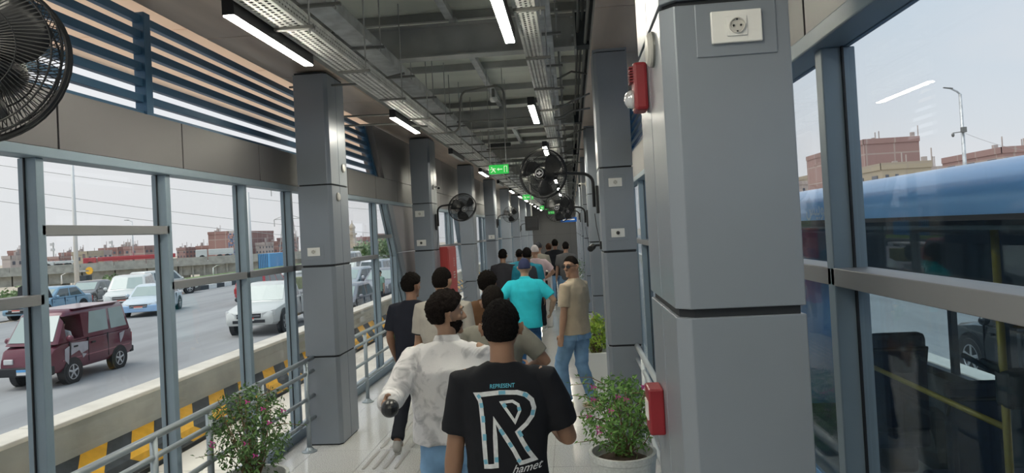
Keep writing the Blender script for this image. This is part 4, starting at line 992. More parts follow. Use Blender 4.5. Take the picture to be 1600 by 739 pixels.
        for y in ys[1:]: B(MB().box(min(sx * hw, sx * (hw + .03)), max(sx * hw, sx * (hw + .03)), y - .26, y - .12, z0 - .16, z0 - .12), 'door_handle', MT['gasket'] if kind == 'van' else m_)
    if extra: extra(t, B, D, m_)
    return t
H = math.pi
def van_extra(t, B, D, m_):
    hw = D['W'] / 2
    def patch(pts, nm='primer_patch'):
        m = MB(); m.prism([(p[0], p[1]) for p in pts], 'x', -hw - .014, -hw * .99); B(m, nm, MT['primer'])
    # right-hand side in local frame is +x (faces the building when the van heads towards the camera)
    cab = [c_ for c_ in t.children if c_.name.startswith('cabin')][0]
    cut = MB().box(-1.2, .25, .44, 1.08, 1.10, 1.70).build('cutter', MT['gasket']); bo = cab.modifiers.new('b', 'BOOLEAN'); bo.operation = 'DIFFERENCE'; bo.object = cut; bo.solver = 'EXACT'
    cab.modifiers.move(1, 0) if len(cab.modifiers) > 1 else None
    dg = bpy.context.evaluated_depsgraph_get(); cut.parent = t; dg.update(); ne = bpy.data.meshes.new_from_object(cab.evaluated_get(dg)); cab.modifiers.clear(); cab.data = ne; bpy.data.objects.remove(cut)
    for c_ in list(t.children):
        if c_.name.startswith('open_window'): bpy.data.objects.remove(c_)
    patch([(.36, .98), (.98, 1.02), (1.0, .72), (.7, .80), (.62, .70), (.36, .76)]); patch([(.42, .66), (.6, .70), (.56, .58)]); patch([(1.05, .95), (1.2, .9), (1.22, .62), (1.1, .5)]); patch([(-1.2, 1.02), (-.98, .98), (-1.0, .72), (-1.12, .86)])
    B(MB().box(-hw * .86, hw * .86, -1.2, .7, D['top'] - .01, D['top'] + .012), 'roof_panel', PT('maroon_roof', (.20, .10, .13)), bevel=.01)
    B(MB().box(-hw - .004, hw + .014, -1.45, 1.3, .615, .64), 'side_rub_strip', PT('maroon_light', (.30, .09, .12)))
vehicle('battered maroon minivan with grey primer patches, nearest in the traffic', 'van', ('maroon', (.125, .022, .042)), (-12.86, 16.3, -1), H + .04, .95, plate='plateb', g='carglass2', name='minivan', extra=van_extra)
def pick_extra(t, B, D, m_):
    hw = D['W'] / 2
    for sx in (-1, 1): B(MB().box(min(sx * hw * .93, sx * hw), max(sx * hw * .93, sx * hw), -2.45, -.65, D['belt'] - .05, D['belt'] + .05), 'bed_side', m_)
    B(MB().box(-hw * .9, hw * .9, -2.4, -.7, D['belt'] - .1, D['belt'] + .02), 'bed', MT['gasket'])
    m = MB(); m.tube([(hw + .012, 1.2 - 1.8 * k / 14, .92 - .30 * math.sin(k / 14 * math.pi)) for k in range(15)], .014, 5); B(m, 'side_decal', MT['gasket'])
vehicle('white pickup heading towards the station in the third and fourth windows', 'pickup', ('white', (.66, .68, .66)), (-11.25, 24.6, -1), H + .10, 1.0, name='pickup', extra=pick_extra)
def taxi(t, B, D, m_): B(MB().box(-.85 * .99, .85 * .99, 2.0, 2.18, .25, .55), 'blue_lower_bumper', PT('paleblue', (.30, .48, .72)), bevel=.03)
vehicle('pale blue and white saloon beyond the minivan, partly behind the mullion', 'sedan', ('bluewhite', (.56, .64, .70)), (-21.0, 32.3, -1), H + .28, 1.02, extra=taxi)
vehicle('white double cab pickup beyond the pale blue saloon', 'suv', ('white', (.66, .68, .66)), (-24.3, 35.4, -1), H + .42, 1.05)
vehicle('dark grey hatchback behind the white one, in the second window', 'sedan', ('grey', (.16, .17, .18)), (-30.5, 40.5, -1), H + .2, 1.0)
def hood(t, B, D, m_):
    m = MB(); m.loft([[Vector((x * .85, .95 + .12 * (1 - x * x), .95 + 0 * x)) for x in (-1, -.5, 0, .5, 1)] , [Vector((x * .72, 1.05 + .0 * x, 1.72 - .22 * abs(x) ** 2)) for x in (-1, -.5, 0, .5, 1)]], cap=False); o = B(m, 'open_bonnet', MT['gasket'], fix=False); o.modifiers.new('s', 'SOLIDIFY').thickness = .04
vehicle('broken-down blue car with its dark bonnet raised behind the minivan', 'sedan', ('sky', (.22, .38, .52)), (-27.3, 33.2, -1), H + .05, 1.05, extra=hood)
vehicle('white car nose at the left edge of the third window', 'suv', ('white', (.66, .68, .66)), (-28.1, 44.3, -1), -.35, 1.0)
vehicle('red car half hidden behind the white pickup', 'suv', ('red', (.45, .04, .05)), (-17.2, 36.6, -1), .05, .95)
vehicle('silver grey car beside the clad column, right of the white pickup', 'sedan', ('silver', (.22, .235, .27)), (-9.0, 25.9, -1), H - .02, 1.0)
vehicle('silver blue saloon facing the station beyond the column', 'sedan', ('silverb', (.42, .46, .50)), (-12.4, 37.0, -1), H - .10, 1.12, plate='plateb')
vehicle('white hatchback behind the silver blue saloon', 'suv', ('white', (.66, .68, .66)), (-15.6, 46.0, -1), H, 1.05)
vehicle('silver estate car in the narrow pane beyond the column', 'suv', ('silverb', (.42, .46, .50)), (-13.2, 45.5, -1), .0, 1.0)
vehicle('pale green grey car low in the narrow pane beyond the column', 'sedan', ('silver', (.30, .32, .36)), (-10.3, 36.5, -1), H - .05, 1.05)
vehicle('white van roof above the silver saloon beyond the column', 'suv', ('white', (.66, .68, .66)), (-19.5, 56.0, -1), H, 1.25)
vehicle('black car driving beyond the bus, seen through its windows', 'suv', ('black', (.02, .023, .028)), (8.0, 11.6, -1), 0.0, 1.0)
def truck(label, p, ln, h, wd, boxm, cabm, heading, zb=-1, load=None):
    t = thing('truck', label, 'truck', (p[0], p[1], zb), heading)
    MB().box(-wd / 2, wd / 2, -ln / 2, ln / 2 - 2.0, .9, 1.1).build('flatbed', boxm, t, world=False); MB().box(-wd / 2, wd / 2, ln / 2 - 1.8, ln / 2, .5, min(h, 2.5)).build('cab', cabm, t, world=False, bevel=.1)
    MB().box(-wd / 2 + .1, wd / 2 - .1, ln / 2 - .02, ln / 2 + .02, 1.5, 2.2).build('windscreen', MT['carglass'], t, world=False)
    MB().box(-wd / 2, wd / 2, -ln / 2, ln / 2 - 2.0, 1.1, h).build('load', load or boxm, t, world=False, bevel=.06)
    for y in (-ln / 2 + 1, -ln / 2 + 2.2, ln / 2 - 1):
        for sx in (-1, 1): MB().cyl((sx * (wd / 2 - .3), y, .48), (sx * wd / 2, y, .48), .48, n=16).build('wheel', MT['tyre'], t, world=False)
    return t
ylw = mat('yellow_sack_load', (.72, .60, .24), .8, var=.15, scale=1.5)
p = at(213, 455, Y=80); truck('lorry loaded with yellow sacks behind the white double cab', (p.x, 81), 7.2, 3.6, 2.4, ylw, PT('rust', (.3, .16, .08)), math.radians(85), zb=-4.6, load=ylw)
p = at(160, 455, Y=77); truck('smaller lorry with a tilted yellow load under the flyover', (p.x, 77.5), 5, 3.2, 2.2, ylw, PT('rust', (.3, .16, .08)), math.radians(80), zb=-4.6, load=ylw)
zf = .0
p = at(195, 404, Y=103); truck('long red lorry driving on the flyover', (p.x, 104.5), 13, 1.55, 2.3, PT('red', (.45, .04, .05)), PT('red', (.45, .04, .05)), ang + math.pi / 2, zb=zf)
p = at(331, 400, Y=112); t = truck('white minibus on the flyover before the tall brick block', (p.x, 113), 6, 1.9, 2.0, PT('white', 0), PT('white', 0), ang + math.pi / 2, zb=zf)
p = at(80, 415, Y=98); truck('white car roof on the flyover at the left of the second window', (p.x, 99.5), 4.5, 1.3, 1.8, PT('white', 0), PT('white', 0), ang + math.pi / 2, zb=zf)
t = thing('shipping_container', 'blue container in the fourth window', 'container', tuple(at(412, 411, Y=90)))
p, q = at(403, 397, Y=90), at(422, 412, Y=90); MB().box(p.x, q.x, 90, 96, q.z - 2, p.z).build('body', MT['plateb'], t); m = MB(); [m.box(p.x + k * .25, p.x + k * .25 + .08, 89.94, 90, q.z - 2, p.z) for k in range(int((q.x - p.x) / .25))]; m.build('corrugation', MT['blue'], t)
p, q = at(398, 424, Y=44), at(462, 448, Y=44); t = thing('pipe_truck', 'green and tan lorry carrying pale pipes behind the white pickup', 'truck', ((p.x + q.x) / 2, 45, -1))
MB().box(p.x, q.x, 44, 46, q.z - .3, p.z - .6).build('side_boards', mat('olive_boards', (.38, .38, .20), .8, var=.15), t)
m = MB(); [m.cyl((p.x - .3 + .2 * k, 43.9 + .3 * k, p.z - .45 + .05 * (k % 2)), (q.x, 44.2 + .3 * k, p.z - .25), .10, n=8) for k in range(5)]; m.build('pipes', MT['white'], t)
for x in (p.x + .5, q.x - .5): MB().cyl((x, 43.9, -.5), (x, 44.3, -.5), .5, n=16).build('wheel', MT['tyre'], t)
# kiosk and concrete tank under the flyover
p, q = at(134, 438, Y=75), at(160, 458, Y=75); t = thing('concrete_tank', 'round concrete block under the flyover in the second window', 'tank', ((p.x + q.x) / 2, 75, -4.6))
MB().cyl(((p.x + q.x) / 2, 75, -4.6), ((p.x + q.x) / 2, 75, p.z), (q.x - p.x) / 2, n=20).build('drum', MT['concrete'], t); MB().box(p.x, p.x + .8, 74, 75, p.z, p.z + .6).build('cap_block', MT['kerbk'], t)
p = at(128, 424, Y=55); t = thing('yellow_sign', 'yellow blinking sign fixed to the tall white mast', 'sign', tuple(p)); MB().disc_lathe([(.001, -.05), (.33, -.05), (.33, .05), (.001, .05)], c=(0, 0, 0), n=12, mtx=Matrix.Translation(p + Vector((0, .9, 0))) @ Matrix.Rotation(H / 2, 4, 'X')).build('disc', MT['kerby'], t); MB().box(p.x - .9, p.x, 55.85, 56.05, p.z - .06, p.z + .06).build('bracket', MT['steel'], t)
# ---- the bus
MT['busblue'] = mat('bus_blue_paint', (.17, .46, .90), .35, .1, coat=.6); MT['busroof'] = mat('bus_roof_blue', (.05, .15, .38), .35, .1, coat=.4)
MT['busglass'] = glass('bus_tinted_glass', (.72, .80, .83), 1.45, refl=(.8, .85, .9)); MT['busin'] = mat('bus_interior_panel', (.10, .11, .125), .6); MT['navy'] = mat('navy_seat_fabric', (.018, .026, .055), .75, var=.25, scale=30)
MT['yel'] = mat('yellow_grab_rail', (.50, .33, .05), .35, .2); MT['busfl'] = mat('bus_floor', (.14, .15, .16), .7)
X0, X1, Y0, Y1 = 1.80, 3.95, -2.15, 10.4
bs = thing('bus', 'blue city bus parked right beside the windows', 'bus', ((X0 + X1) / 2, (Y0 + Y1) / 2, -1))
def xz(poly, nm, m, a=Y0, b=Y1, **k): return MB().prism(poly, 'y', a, b).build(nm, m, bs, **k)
roofp = [(X0, 2.05)] + [(X0 + .0 + .30 * (1 - math.cos(q)), 2.10 + .21 * math.sin(q)) for q in [i * math.pi / 40 for i in range(21)]] + [((X0 + X1) / 2, 2.36)] + [(X1 - .30 * (1 - math.cos(q)), 2.10 + .21 * math.sin(q)) for q in [i * math.pi / 40 for i in range(20, -1, -1)]] + [(X1, 2.05), (X1 - .04, 2.05), (X1 - .3, 2.2), (X0 + .3, 2.2), (X0 + .04, 2.05)]
ro = xz(roofp, 'roof', MT['busblue'], smooth=True); ro.modifiers.new('e', 'EDGE_SPLIT').split_angle = math.radians(30)
MB().box(X0 - .008, X0 + .01, Y0, Y1, 2.025, 2.05).build('gutter_strip', MT['gasket'], bs)
for k in range(6):
    a = -2.1 + k * 2.3; e = min(a + 2.24, Y1); MB().box(X0 + .005, X0 + .015, a, e, .12, 2.025).build('window_pane', MT['busglass'], bs)
    MB().box(X0 - .0, X0 + .03, e, e + .06, .10, 2.03).build('window_pillar', MT['gasket'], bs)
MB().box(X0, X0 + .04, Y0, Y1, -.72, .12).build('side_skirt', MT['busblue'], bs, bevel=.01)
fs_ = MB(); fs_.box(X1 - .04, X1, Y0, Y1, -.72, .30); fs_.build('far_side_skirt', MT['busin'], bs)
MB().box(X1 - .05, X1, Y0, Y1, 1.03, 2.06).build('far_side_cove', MT['busin'], bs); MB().box(X0 + .04, X1 - .04, Y0, Y1, 1.98, 2.0).build('interior_ceiling', MT['busin'], bs)
MB().box(X1 - .07, X1 + .01, Y0, Y1, .27, .36).build('far_window_rail', MT['gasket'], bs)
for y in (7.5, 6.55, 4.6, 2.7, .8, -1.2, 9.6): MB().box(X1 - .06, X1, y - .035, y + .035, .3, 1.05).build('far_window_pillar', MT['gasket'], bs)
MB().box(X0, X1, Y0, Y1, -.72, -.66).build('floor_panel', MT['busfl'], bs)
for ya in (Y0, Y1 - .05): MB().box(X0, X1, ya, ya + .05, -.72, 2.1).build('end_wall', MT['busin'] if ya < 0 else MT['busblue'], bs)
for yw in (-.9, 7.9):
    MB().cyl((X0 - .01, yw, -.55), (X0 + .28, yw, -.55), .45, n=24).build('wheel', MT['tyre'], bs); MB().cyl((X1 - .28, yw, -.55), (X1 + .01, yw, -.55), .45, n=24).build('wheel', MT['tyre'], bs)
def bseat(x, y, zb, top):
    s = bpy.data.objects.new('seat', None); COL.objects.link(s); s.parent = bs; s.location = WM(bs).inverted() @ Vector((x, y, zb))
    def bb(nm, m, a): return MB().box(*a).build(nm, m, s, world=False, bevel=.045)
    h = top - zb
    bb('seat_back', MT['navy'], (-.21, .21, -.05, .07, .35, h)); bb('seat_cushion', MT['navy'], (-.22, .22, -.02, .45, .22, .38)); bb('seat_pedestal', MT['black'], (-.15, .15, .05, .35, 0, .22))
    MB().tube([(-.2, .0, h - .25), (-.2, -.05, h - .12), (.2, -.05, h - .12), (.2, .0, h - .25)], .018, 8).build('grab_handle', MT['black'], s, world=False)
for x, y, zb, top in ((2.50, 5.6, .0, 1.13), (2.95, 5.4, -.4, .78), (2.25, 3.75, -.5, .62), (3.5, 5.4, -.4, .6), (3.2, 2.4, -.5, .4), (2.2, 1.2, -.5, .45)): bseat(x, y, zb, top)
def bpipe(nm, pts, r, m): MB().tube(pts, r, 10).build(nm, MT[m], bs, smooth=True)
bpipe('grab_pole', [(2.02, 3.45, -.66), (2.02, 3.45, 1.98)], .018, 'yel'); bpipe('grab_pole', [(2.11, 3.30, -.66), (2.11, 3.30, 1.30)], .02, 'yel'); bpipe('grab_pole', [(2.9, 2.2, -.66), (2.9, 2.2, 1.98)], .018, 'yel')
bpipe('grab_rail', [(2.02, 3.45, 1.02), (2.02, 4.3, 1.02), (2.02, 5.2, 1.02)], .016, 'yel'); bpipe('armrest', [(2.3, 3.5, .80), (2.35, 3.9, .86), (2.9, 3.95, .86)], .02, 'black'); bpipe('armrest', [(2.0, 3.45, 1.30), (2.1, 3.75, 1.28), (2.25, 3.9, 1.18), (2.3, 4.3, 1.2)], .016, 'black')
MB().box(2.0, 2.14, 3.38, 3.5, 1.12, 1.30).build('ticket_validator', MT['black'], bs, bevel=.02)
MB().box(1.98, 2.06, 3.28, 3.36, 1.52, 1.66).build('display_box', MT['black'], bs, bevel=.01)
vs, fs = text_mesh('\ufeb2\ufef4\ufe91\ufeee\ufe97\u0623', .155, bold=.002)
m = MB(); m.add([Vector((X0 - .004, 5.15 - p.x * 1.0, 2.135 + p.y)) for p in vs], fs); m.build('arabic_lettering', mat('pale_lettering', (.45, .62, .78), .5), bs, fix=False)
# ================================================================= PEOPLE
def remesh(mb, name, mat_, parent, voxel, smooth=6, noise_fn=None, sub=None, factor=.5):
    me = mb.mesh(name + '_src', mat_); bm = bmesh.new(); bm.from_mesh(me); bmesh.ops.recalc_face_normals(bm, faces=bm.faces); bm.to_mesh(me); bm.free()
    o = bpy.data.objects.new(name, me); COL.objects.link(o)
    r = o.modifiers.new('r', 'REMESH'); r.mode = 'VOXEL'; r.voxel_size = voxel
    s = o.modifiers.new('s', 'SMOOTH'); s.iterations = smooth; s.factor = factor
    dg = bpy.context.evaluated_depsgraph_get(); ne = bpy.data.meshes.new_from_object(o.evaluated_get(dg))
    o.modifiers.clear(); o.data = ne; bpy.data.meshes.remove(me); ne.name = name
    if noise_fn:
        n = len(ne.vertices); co = np.empty(n * 3); ne.vertices.foreach_get('co', co); no = np.empty(n * 3)
        ne.vertices.foreach_get('normal', no); co = co.reshape(-1, 3); no = no.reshape(-1, 3)
        co = co + no * noise_fn(co)[:, None]; ne.vertices.foreach_set('co', co.ravel()); ne.update()
    ne.polygons.foreach_set('use_smooth', [True] * len(ne.polygons))
    ne.materials.clear(); ne.materials.append(mat_)
    o.parent = parent; return o
def folds(amp, seed, fx=9., fz=4., z0=None, z1=None):
    def f(co):
        out = np.zeros(len(co)); s = seed * 3.7
        for k, (a, b, c, w) in enumerate(((1, .55, .35, 1.), (-.7, 1.1, .6, .7), (.4, -.9, 1.5, .5), (1.7, .8, -1.2, .35))):
            ph = s + k * 1.9
            q = co[:, 0] * fx * a + co[:, 1] * fx * b + co[:, 2] * fz * c * 2 + 1.6 * np.sin(co[:, 2] * 7 + ph) + 1.3 * np.sin(co[:, 0] * 11 + co[:, 1] * 9 + ph * 2)
            out += w * (1 - 2 * np.abs(np.sin(q + ph)) ** .7)
        return amp * out * .55
    return f
def ering(c, a, b, yaw=0.0, n=28, e=2.4, tilt=(0, 0)):
    """horizontal super-ellipse ring: half width a (x), half depth b (y)"""
    cy, sy = math.cos(yaw), math.sin(yaw); r = []
    for k in range(n):
        t = 2 * math.pi * k / n; ct, st = math.cos(t), math.sin(t)
        x = a * abs(ct) ** (2 / e) * (1 if ct >= 0 else -1); y = b * abs(st) ** (2 / e) * (1 if st >= 0 else -1)
        r.append(Vector((c[0] + x * cy - y * sy, c[1] + x * sy + y * cy, c[2] + x * tilt[0] + y * tilt[1])))
    return r
def ik(a, b, l1, l2, pole):
    a, b = Vector(a), Vector(b); d = b - a; L = min(d.length, (l1 + l2) * .999); u = d.normalized()
    x = (l1 * l1 - l2 * l2 + L * L) / (2 * L); h = math.sqrt(max(0, l1 * l1 - x * x))
    p = Vector(pole); p = (p - u * p.dot(u)).normalized()
    return a + u * x + p * h, a + u * L
def head_point(d, s=1.0):
    """surface of a head for unit direction d (x right, y face, z up), origin at head centre (ear height)"""
    x, y, z = d
    rx, ry, rz = .076, .098, .118
    r = 1 / math.sqrt((x / rx) ** 2 + (y / ry) ** 2 + (z / rz) ** 2)
    p = Vector((x, y, z)) * r
    if p.z < 0:
        k = -p.z / .118
        p.x *= 1 - .30 * k ** 1.5
        if p.y > 0: p.y = p.y * (1 - .10 * k) + .012 * k
        else: p.y *= 1 - .34 * k
        p.z *= 1.02
    if p.y > .03 and abs(p.z) < .05: p.y -= .004
    if p.z > .03: p.y *= 1.02
    return p * s
def person(label, x, y, yaw, h=1.75, skin=(.30, .17, .105), hair='short', hair_col=(.012, .010, .010), top=None, bottom=None, shoes=None,
           arms=None, feet=((-.10, -.22, 0), (.10, .22, 0)), lean=(0, 0), head=(0, 0, 0), twist=0.0, vox=.012, collar=None, cap=None, extra=None, build_=1.0,
           sleeve='short', hem=.0, group='people walking down the corridor', hold=None, seed=1, face=True, sunglasses=False, seated=False, hairvol=1.0):
    """local frame: faces +y. arms = {'L': wrist, 'R': wrist} targets in local units of a 1.75 m person; head = (yaw, pitch, roll)"""
    S = h / 1.75
    t = thing('person', label, 'person', (x, y, 0), yaw, group); t.scale = (S, S, S)
    bw = build_
    top = top or {}; sk = mat('skin_%d' % seed, skin, .55, var=.06, scale=12, bump=.05, bscale=200)
    lx, ly = lean
    def L(z, k=1.0): return (lx * max(0, z - .92) / .6 * k, ly * max(0, z - .92) / .6 * k)
    def yw(z): return twist * max(0, min(1, (z - .95) / .45))
    def rot(p, a): return Vector((p[0] * math.cos(a) - p[1] * math.sin(a), p[0] * math.sin(a) + p[1] * math.cos(a), p[2]))
    def C(z, dy=0.0): o = L(z); return (o[0], o[1] + dy, z)
    sh = {}
    for sd_, sx in (('L', -1), ('R', 1)):
        q = rot((sx * .178 * bw, -.012, 1.415), yw(1.42)); o = L(1.42); sh[sd_] = Vector((q.x + o[0], q.y + o[1], q.z))
    arms = arms or {}
    A = {}
    for sd_, sx in (('L', -1), ('R', 1)):
        w = arms.get(sd_, (sx * .26, .03, .87)); pole = arms.get('pole' + sd_, (sx * .35, -1, -.2))
        wv = rot(w, 0) if arms.get('abs') else Vector(w) + Vector((L(1.1)[0], L(1.1)[1], 0))
        A[sd_] = (sh[sd_],) + ik(sh[sd_], wv, .285, .255, pole)
    G = {}
    for sd_, sx, f in (('L', -1, feet[0]), ('R', 1, feet[1])):
        an = Vector((f[0], f[1] - .0, f[2] + .085)); hp = Vector((sx * .088, 0, .915)); kn, an2 = ik(hp, an, .435, .425, (sx * .08, 1, 0)); G[sd_] = (hp, kn, an2, f)
    ndc = Vector(C(1.50, -.012)); hc = Vector(C(1.632, .012)) + Vector((head[0] * 0, 0, 0))
    HR = Matrix.Translation(hc) @ Matrix.Rotation(head[0], 4, 'Z') @ Matrix.Rotation(-head[1], 4, 'X') @ Matrix.Rotation(head[2], 4, 'Y')
    # ---------- body (one continuous surface)
    b = MB()
    tr = [(.86, .145, .095), (.95, .15, .10), (1.05, .135, .09), (1.2, .145, .10), (1.33, .155, .10), (1.41, .15, .085), (1.46, .10, .062), (1.49, .06, .055)]
    b.loft([ering(C(z, -.005), a * bw, d * bw, yw(z)) for z, a, d in tr])
    b.tube([C(1.42, -.02), C(1.50, -.014), hc + Vector((0, -.012, -.03))], [.062, .054, .052], 16)
    hs = []
    NH = 24
    for j in range(17):
        th = math.pi * (j + (.03 if j == 0 else (-.03 if j == 16 else 0))) / 16
        hs.append([HR @ head_point((math.sin(th) * math.cos(2 * math.pi * k / NH), math.sin(th) * math.sin(2 * math.pi * k / NH), -math.cos(th))) for k in range(NH)])
    b.loft(hs)
    if face:
        b.tube([HR @ Vector(p) for p in ((0, .088, .022), (0, .104, -.004), (0, .116, -.026), (0, .098, -.036))], [.008, .010, .014, .010], 8)
        for sx in (-1, 1): b.sphere(tuple(HR @ Vector((sx * .011, .100, -.031))), .009, 8, 6)
        b.tube([HR @ Vector(p) for p in ((-.026, .081, -.066), (0, .094, -.064), (.026, .081, -.066))], [.005, .008, .005], 8)
        b.tube([HR @ Vector(p) for p in ((-.022, .080, -.076), (0, .092, -.075), (.022, .080, -.076))], [.005, .008, .005], 8)
        b.sphere(tuple(HR @ Vector((0, .076, -.104))), (.022, .020, .018), 10, 8)
        b.tube([HR @ Vector(p) for p in ((-.055, .074, .030), (-.03, .090, .034), (0, .088, .028), (.03, .090, .034), (.055, .074, .030))], .008, 8)
        for sx in (-1, 1): b.tube([HR @ Vector((sx * .045, .070, -.018)), HR @ Vector((sx * .060, .052, -.016))], [.014, .012], 8)
    for sx in (-1, 1):
        for k, (dy, dz, r) in enumerate(((-.004, .016, .010), (-.010, .002, .010), (-.002, -.014, .009), (.004, -.026, .008))):
            b.sphere(tuple(HR @ Vector((sx * (.087 + .007 * (k < 2)), dy, dz))), (r * .85, r * 1.35, r * 1.45), 8, 6)
    for sd_, sx in (('L', -1), ('R', 1)):
        s_, e_, w_ = A[sd_]
        b.tube([s_ + Vector((-sx * .03, 0, .01)), s_, s_.lerp(e_, .4), e_ - (e_ - s_) * .12, e_, e_.lerp(w_, .25), e_.lerp(w_, .7), w_], [.050, .054, .047 * bw, .041, .040, .043, .034, .027], 14)
        dr = (w_ - e_).normalized(); dr = (dr + Vector((0, .12, -.05))).normalized()
        hold_here = hold and hold.get(sd_)
        side = Vector((-sx * 1.0, .25, 0)); pn = (side - dr * side.dot(dr)).normalized()   # palm normal towards the body
        wd = dr.cross(pn).normalized()
        if wd.y < 0: wd = -wd                                                              # thumb side, forward
        pe = w_ + dr * .088
        b.tube([w_ - dr * .01, w_ + dr * .03, w_ + dr * .06, pe], [(.020, .026), (.020, .036), (.018, .041), (.013, .038)], 12, ref=tuple(pn)) if False else None
        rings = []
        for q, (th, wdt) in zip((-.01, .03, .062, .09), ((.019, .026), (.017, .036), (.015, .041), (.011, .039))):
            c0 = w_ + dr * q; rings.append([c0 + pn * (math.cos(a_) * th) + wd * (math.sin(a_) * wdt) for a_ in [2 * math.pi * k / 12 for k in range(12)]])
        b.loft(rings)
        cu = 1.15 if hold_here else .45
        for k, (ow, ln) in enumerate(((.030, .072), (.011, .080), (-.009, .074), (-.028, .058))):
            p0 = w_ + dr * .080 + wd * ow; d1 = (dr + pn * math.tan(min(cu * .5, 1.0))).normalized(); p1 = p0 + d1 * ln * .48
            a2 = cu * 1.3; d2 = (dr * math.cos(a2) + pn * math.sin(a2)).normalized(); p2 = p1 + d2 * ln * .32
            a3 = cu * 2.0; d3 = (dr * math.cos(a3) + pn * math.sin(a3)).normalized(); p3 = p2 + d3 * ln * .25
            b.tube([p0 - dr * .02, p0, p1, p2, p3], [.0095, .0095, .0088, .008, .0062], 8)
        q0 = w_ + dr * .022 + wd * .024; q1 = q0 + (dr * .5 + wd * .8 + pn * .3).normalized() * .036; q2 = q1 + (dr * .85 + wd * .25 + pn * .5).normalized() * .030; q3 = q2 + (dr * .9 + pn * .5).normalized() * .022
        b.tube([q0, q1, q2, q3], [.013, .0115, .010, .007], 8)
        if hold_here:
            hb = hold[sd_]; c0 = w_ + dr * .10 + pn * .035; m = MB()
            if hb == 'phone': m.box(-.038, .038, -.075, .075, -.006, .006, Matrix.Translation(c0) @ Matrix((tuple(wd) + (0,), tuple(dr) + (0,), tuple(pn) + (0,), (0, 0, 0, 1))).transposed())
            else: m.sphere(tuple(c0 + dr * .01), (.045, .055, .045), 16, 12)
            A['hold'] = m
        hp, kn, an, f = G[sd_]
        b.tube([hp + Vector((0, 0, .03)), hp.lerp(kn, .35), kn - (kn - hp) * .08, kn, kn.lerp(an, .3), kn.lerp(an, .75), an], [.082, .075, .055, .052, .052, .036, .034], 14)
        b.tube([an, an + Vector((0, .03, -.045)), an + Vector((0, .13, -.06))], [.034, .034, .026], 10)
    body = remesh(b, 'body', sk, t, min(vox, .0075) if vox < .010 else vox, 4, factor=.4)
    if 'hold' in A:
        o = A['hold'].build('held_' + ('phone' if 'phone' in hold.values() else 'pouch'), MT['black'], None); o.parent = None
        for v in o.data.vertices: v.co = Vector(v.co) * S
        o.location = (x, y, 0); o.rotation_euler = (0, 0, yaw); o['label'] = 'small black object held in the hand of the man in the white patterned shirt'; o['category'] = 'held object'; o.name = 'black_pouch'
    # ---------- eyes
    if face and vox < .02:
        m = MB(); mi = MB(); mb_ = MB()
        for sx in (-1, 1):
            m.sphere(tuple(HR @ Vector((sx * .031, .0765, .004))), .0105, 12, 8); mi.sphere(tuple(HR @ Vector((sx * .031, .0845, .004))), .0048, 10, 6)
            mb_.tube([HR @ Vector(p) for p in ((sx * .014, .094, .030), (sx * .032, .095, .036), (sx * .052, .082, .030))], [.003, .0045, .002], 6)
        ey = m.build('eyes', MT['offw'], t, world=False, smooth=True); mi.build('iris', MT['black'], ey, world=False, smooth=True); mb_.build('eyebrows', mat('hair_b%d' % seed, hair_col, .8), t, world=False)
        if sunglasses:
            m = MB()
            for sx in (-1, 1):
                m.tube([HR @ Vector((sx * .034, .098, .004)), HR @ Vector((sx * .034, .103, .004))], [(.027, .020), (.026, .019)], 16, ref=tuple(HR.to_3x3() @ Vector((0, 0, 1))))
                m.tube([HR @ Vector((sx * .058, .098, .010)), HR @ Vector((sx * .082, .06, .012)), HR @ Vector((sx * .088, -.005, .014))], .0035, 6)
            m.tube([HR @ Vector((-.012, .103, .008)), HR @ Vector((.012, .103, .008))], .0035, 6)
            m.build('sunglasses', MT['black'], t, world=False, smooth=False)
    # ---------- hair / cap
    hm = mat('hair_%d' % seed, hair_col, .95, var=.3, scale=90, bump=.8, bscale=170, spec=.06)
    if cap is None or hair == 'both':
        n1, n2 = (120, 80) if vox < .010 else (64, 40); rings = []
        T0, CURL, FREQ = {'short': (.013, .0055, 95), 'curly': (.028, .010, 52), 'afro': (.036, .012, 75), 'crop': (.008, .003, 80)}[hair]
        T0 *= hairvol
        for j in range(n2 + 1):
            th = math.pi * min(max(j, .15), n2 - .15) / n2; ring = []
            for k in range(n1):
                a = 2 * math.pi * k / n1; d = Vector((math.sin(th) * math.cos(a), math.sin(th) * math.sin(a), -math.cos(th)))
                p = head_point(d)
                # hairline: front above forehead, sides above/behind ears, nape at the back
                line = -.052 if p.y < -.045 else (-.052 + (p.y + .045) / .06 * .07 if p.y < .015 else (.018 + (p.y - .015) / .06 * .048 if p.y < .075 else .066))
                w = max(0, min(1, (p.z - line) / .018 + .5))
                if abs(p.x) > .06 and -.03 < p.y < .022 and p.z < .035: w *= max(0, min(1, (p.z - .012) / .02))
                thk = T0 * (.22 + .78 * max(0, min(1, (p.z + .05) / .09))) if hair in ('curly', 'afro') else T0 * (.16 + .84 * max(0, min(1, (p.z + .045) / .10)))
                nz = noise.noise(p * FREQ + Vector((seed * 7., 0, 0))) + .6 * noise.noise(p * FREQ * 2.1 + Vector((0, seed * 3., 0)))
                ln = p.length
                q = p * ((ln + w * (thk + min(CURL, thk * .8) * nz) - (1 - w) * .012) / ln)
                ring.append(HR @ q)
            rings.append(ring)
        MB().loft(rings).build('hair', hm, t, world=False, smooth=True)
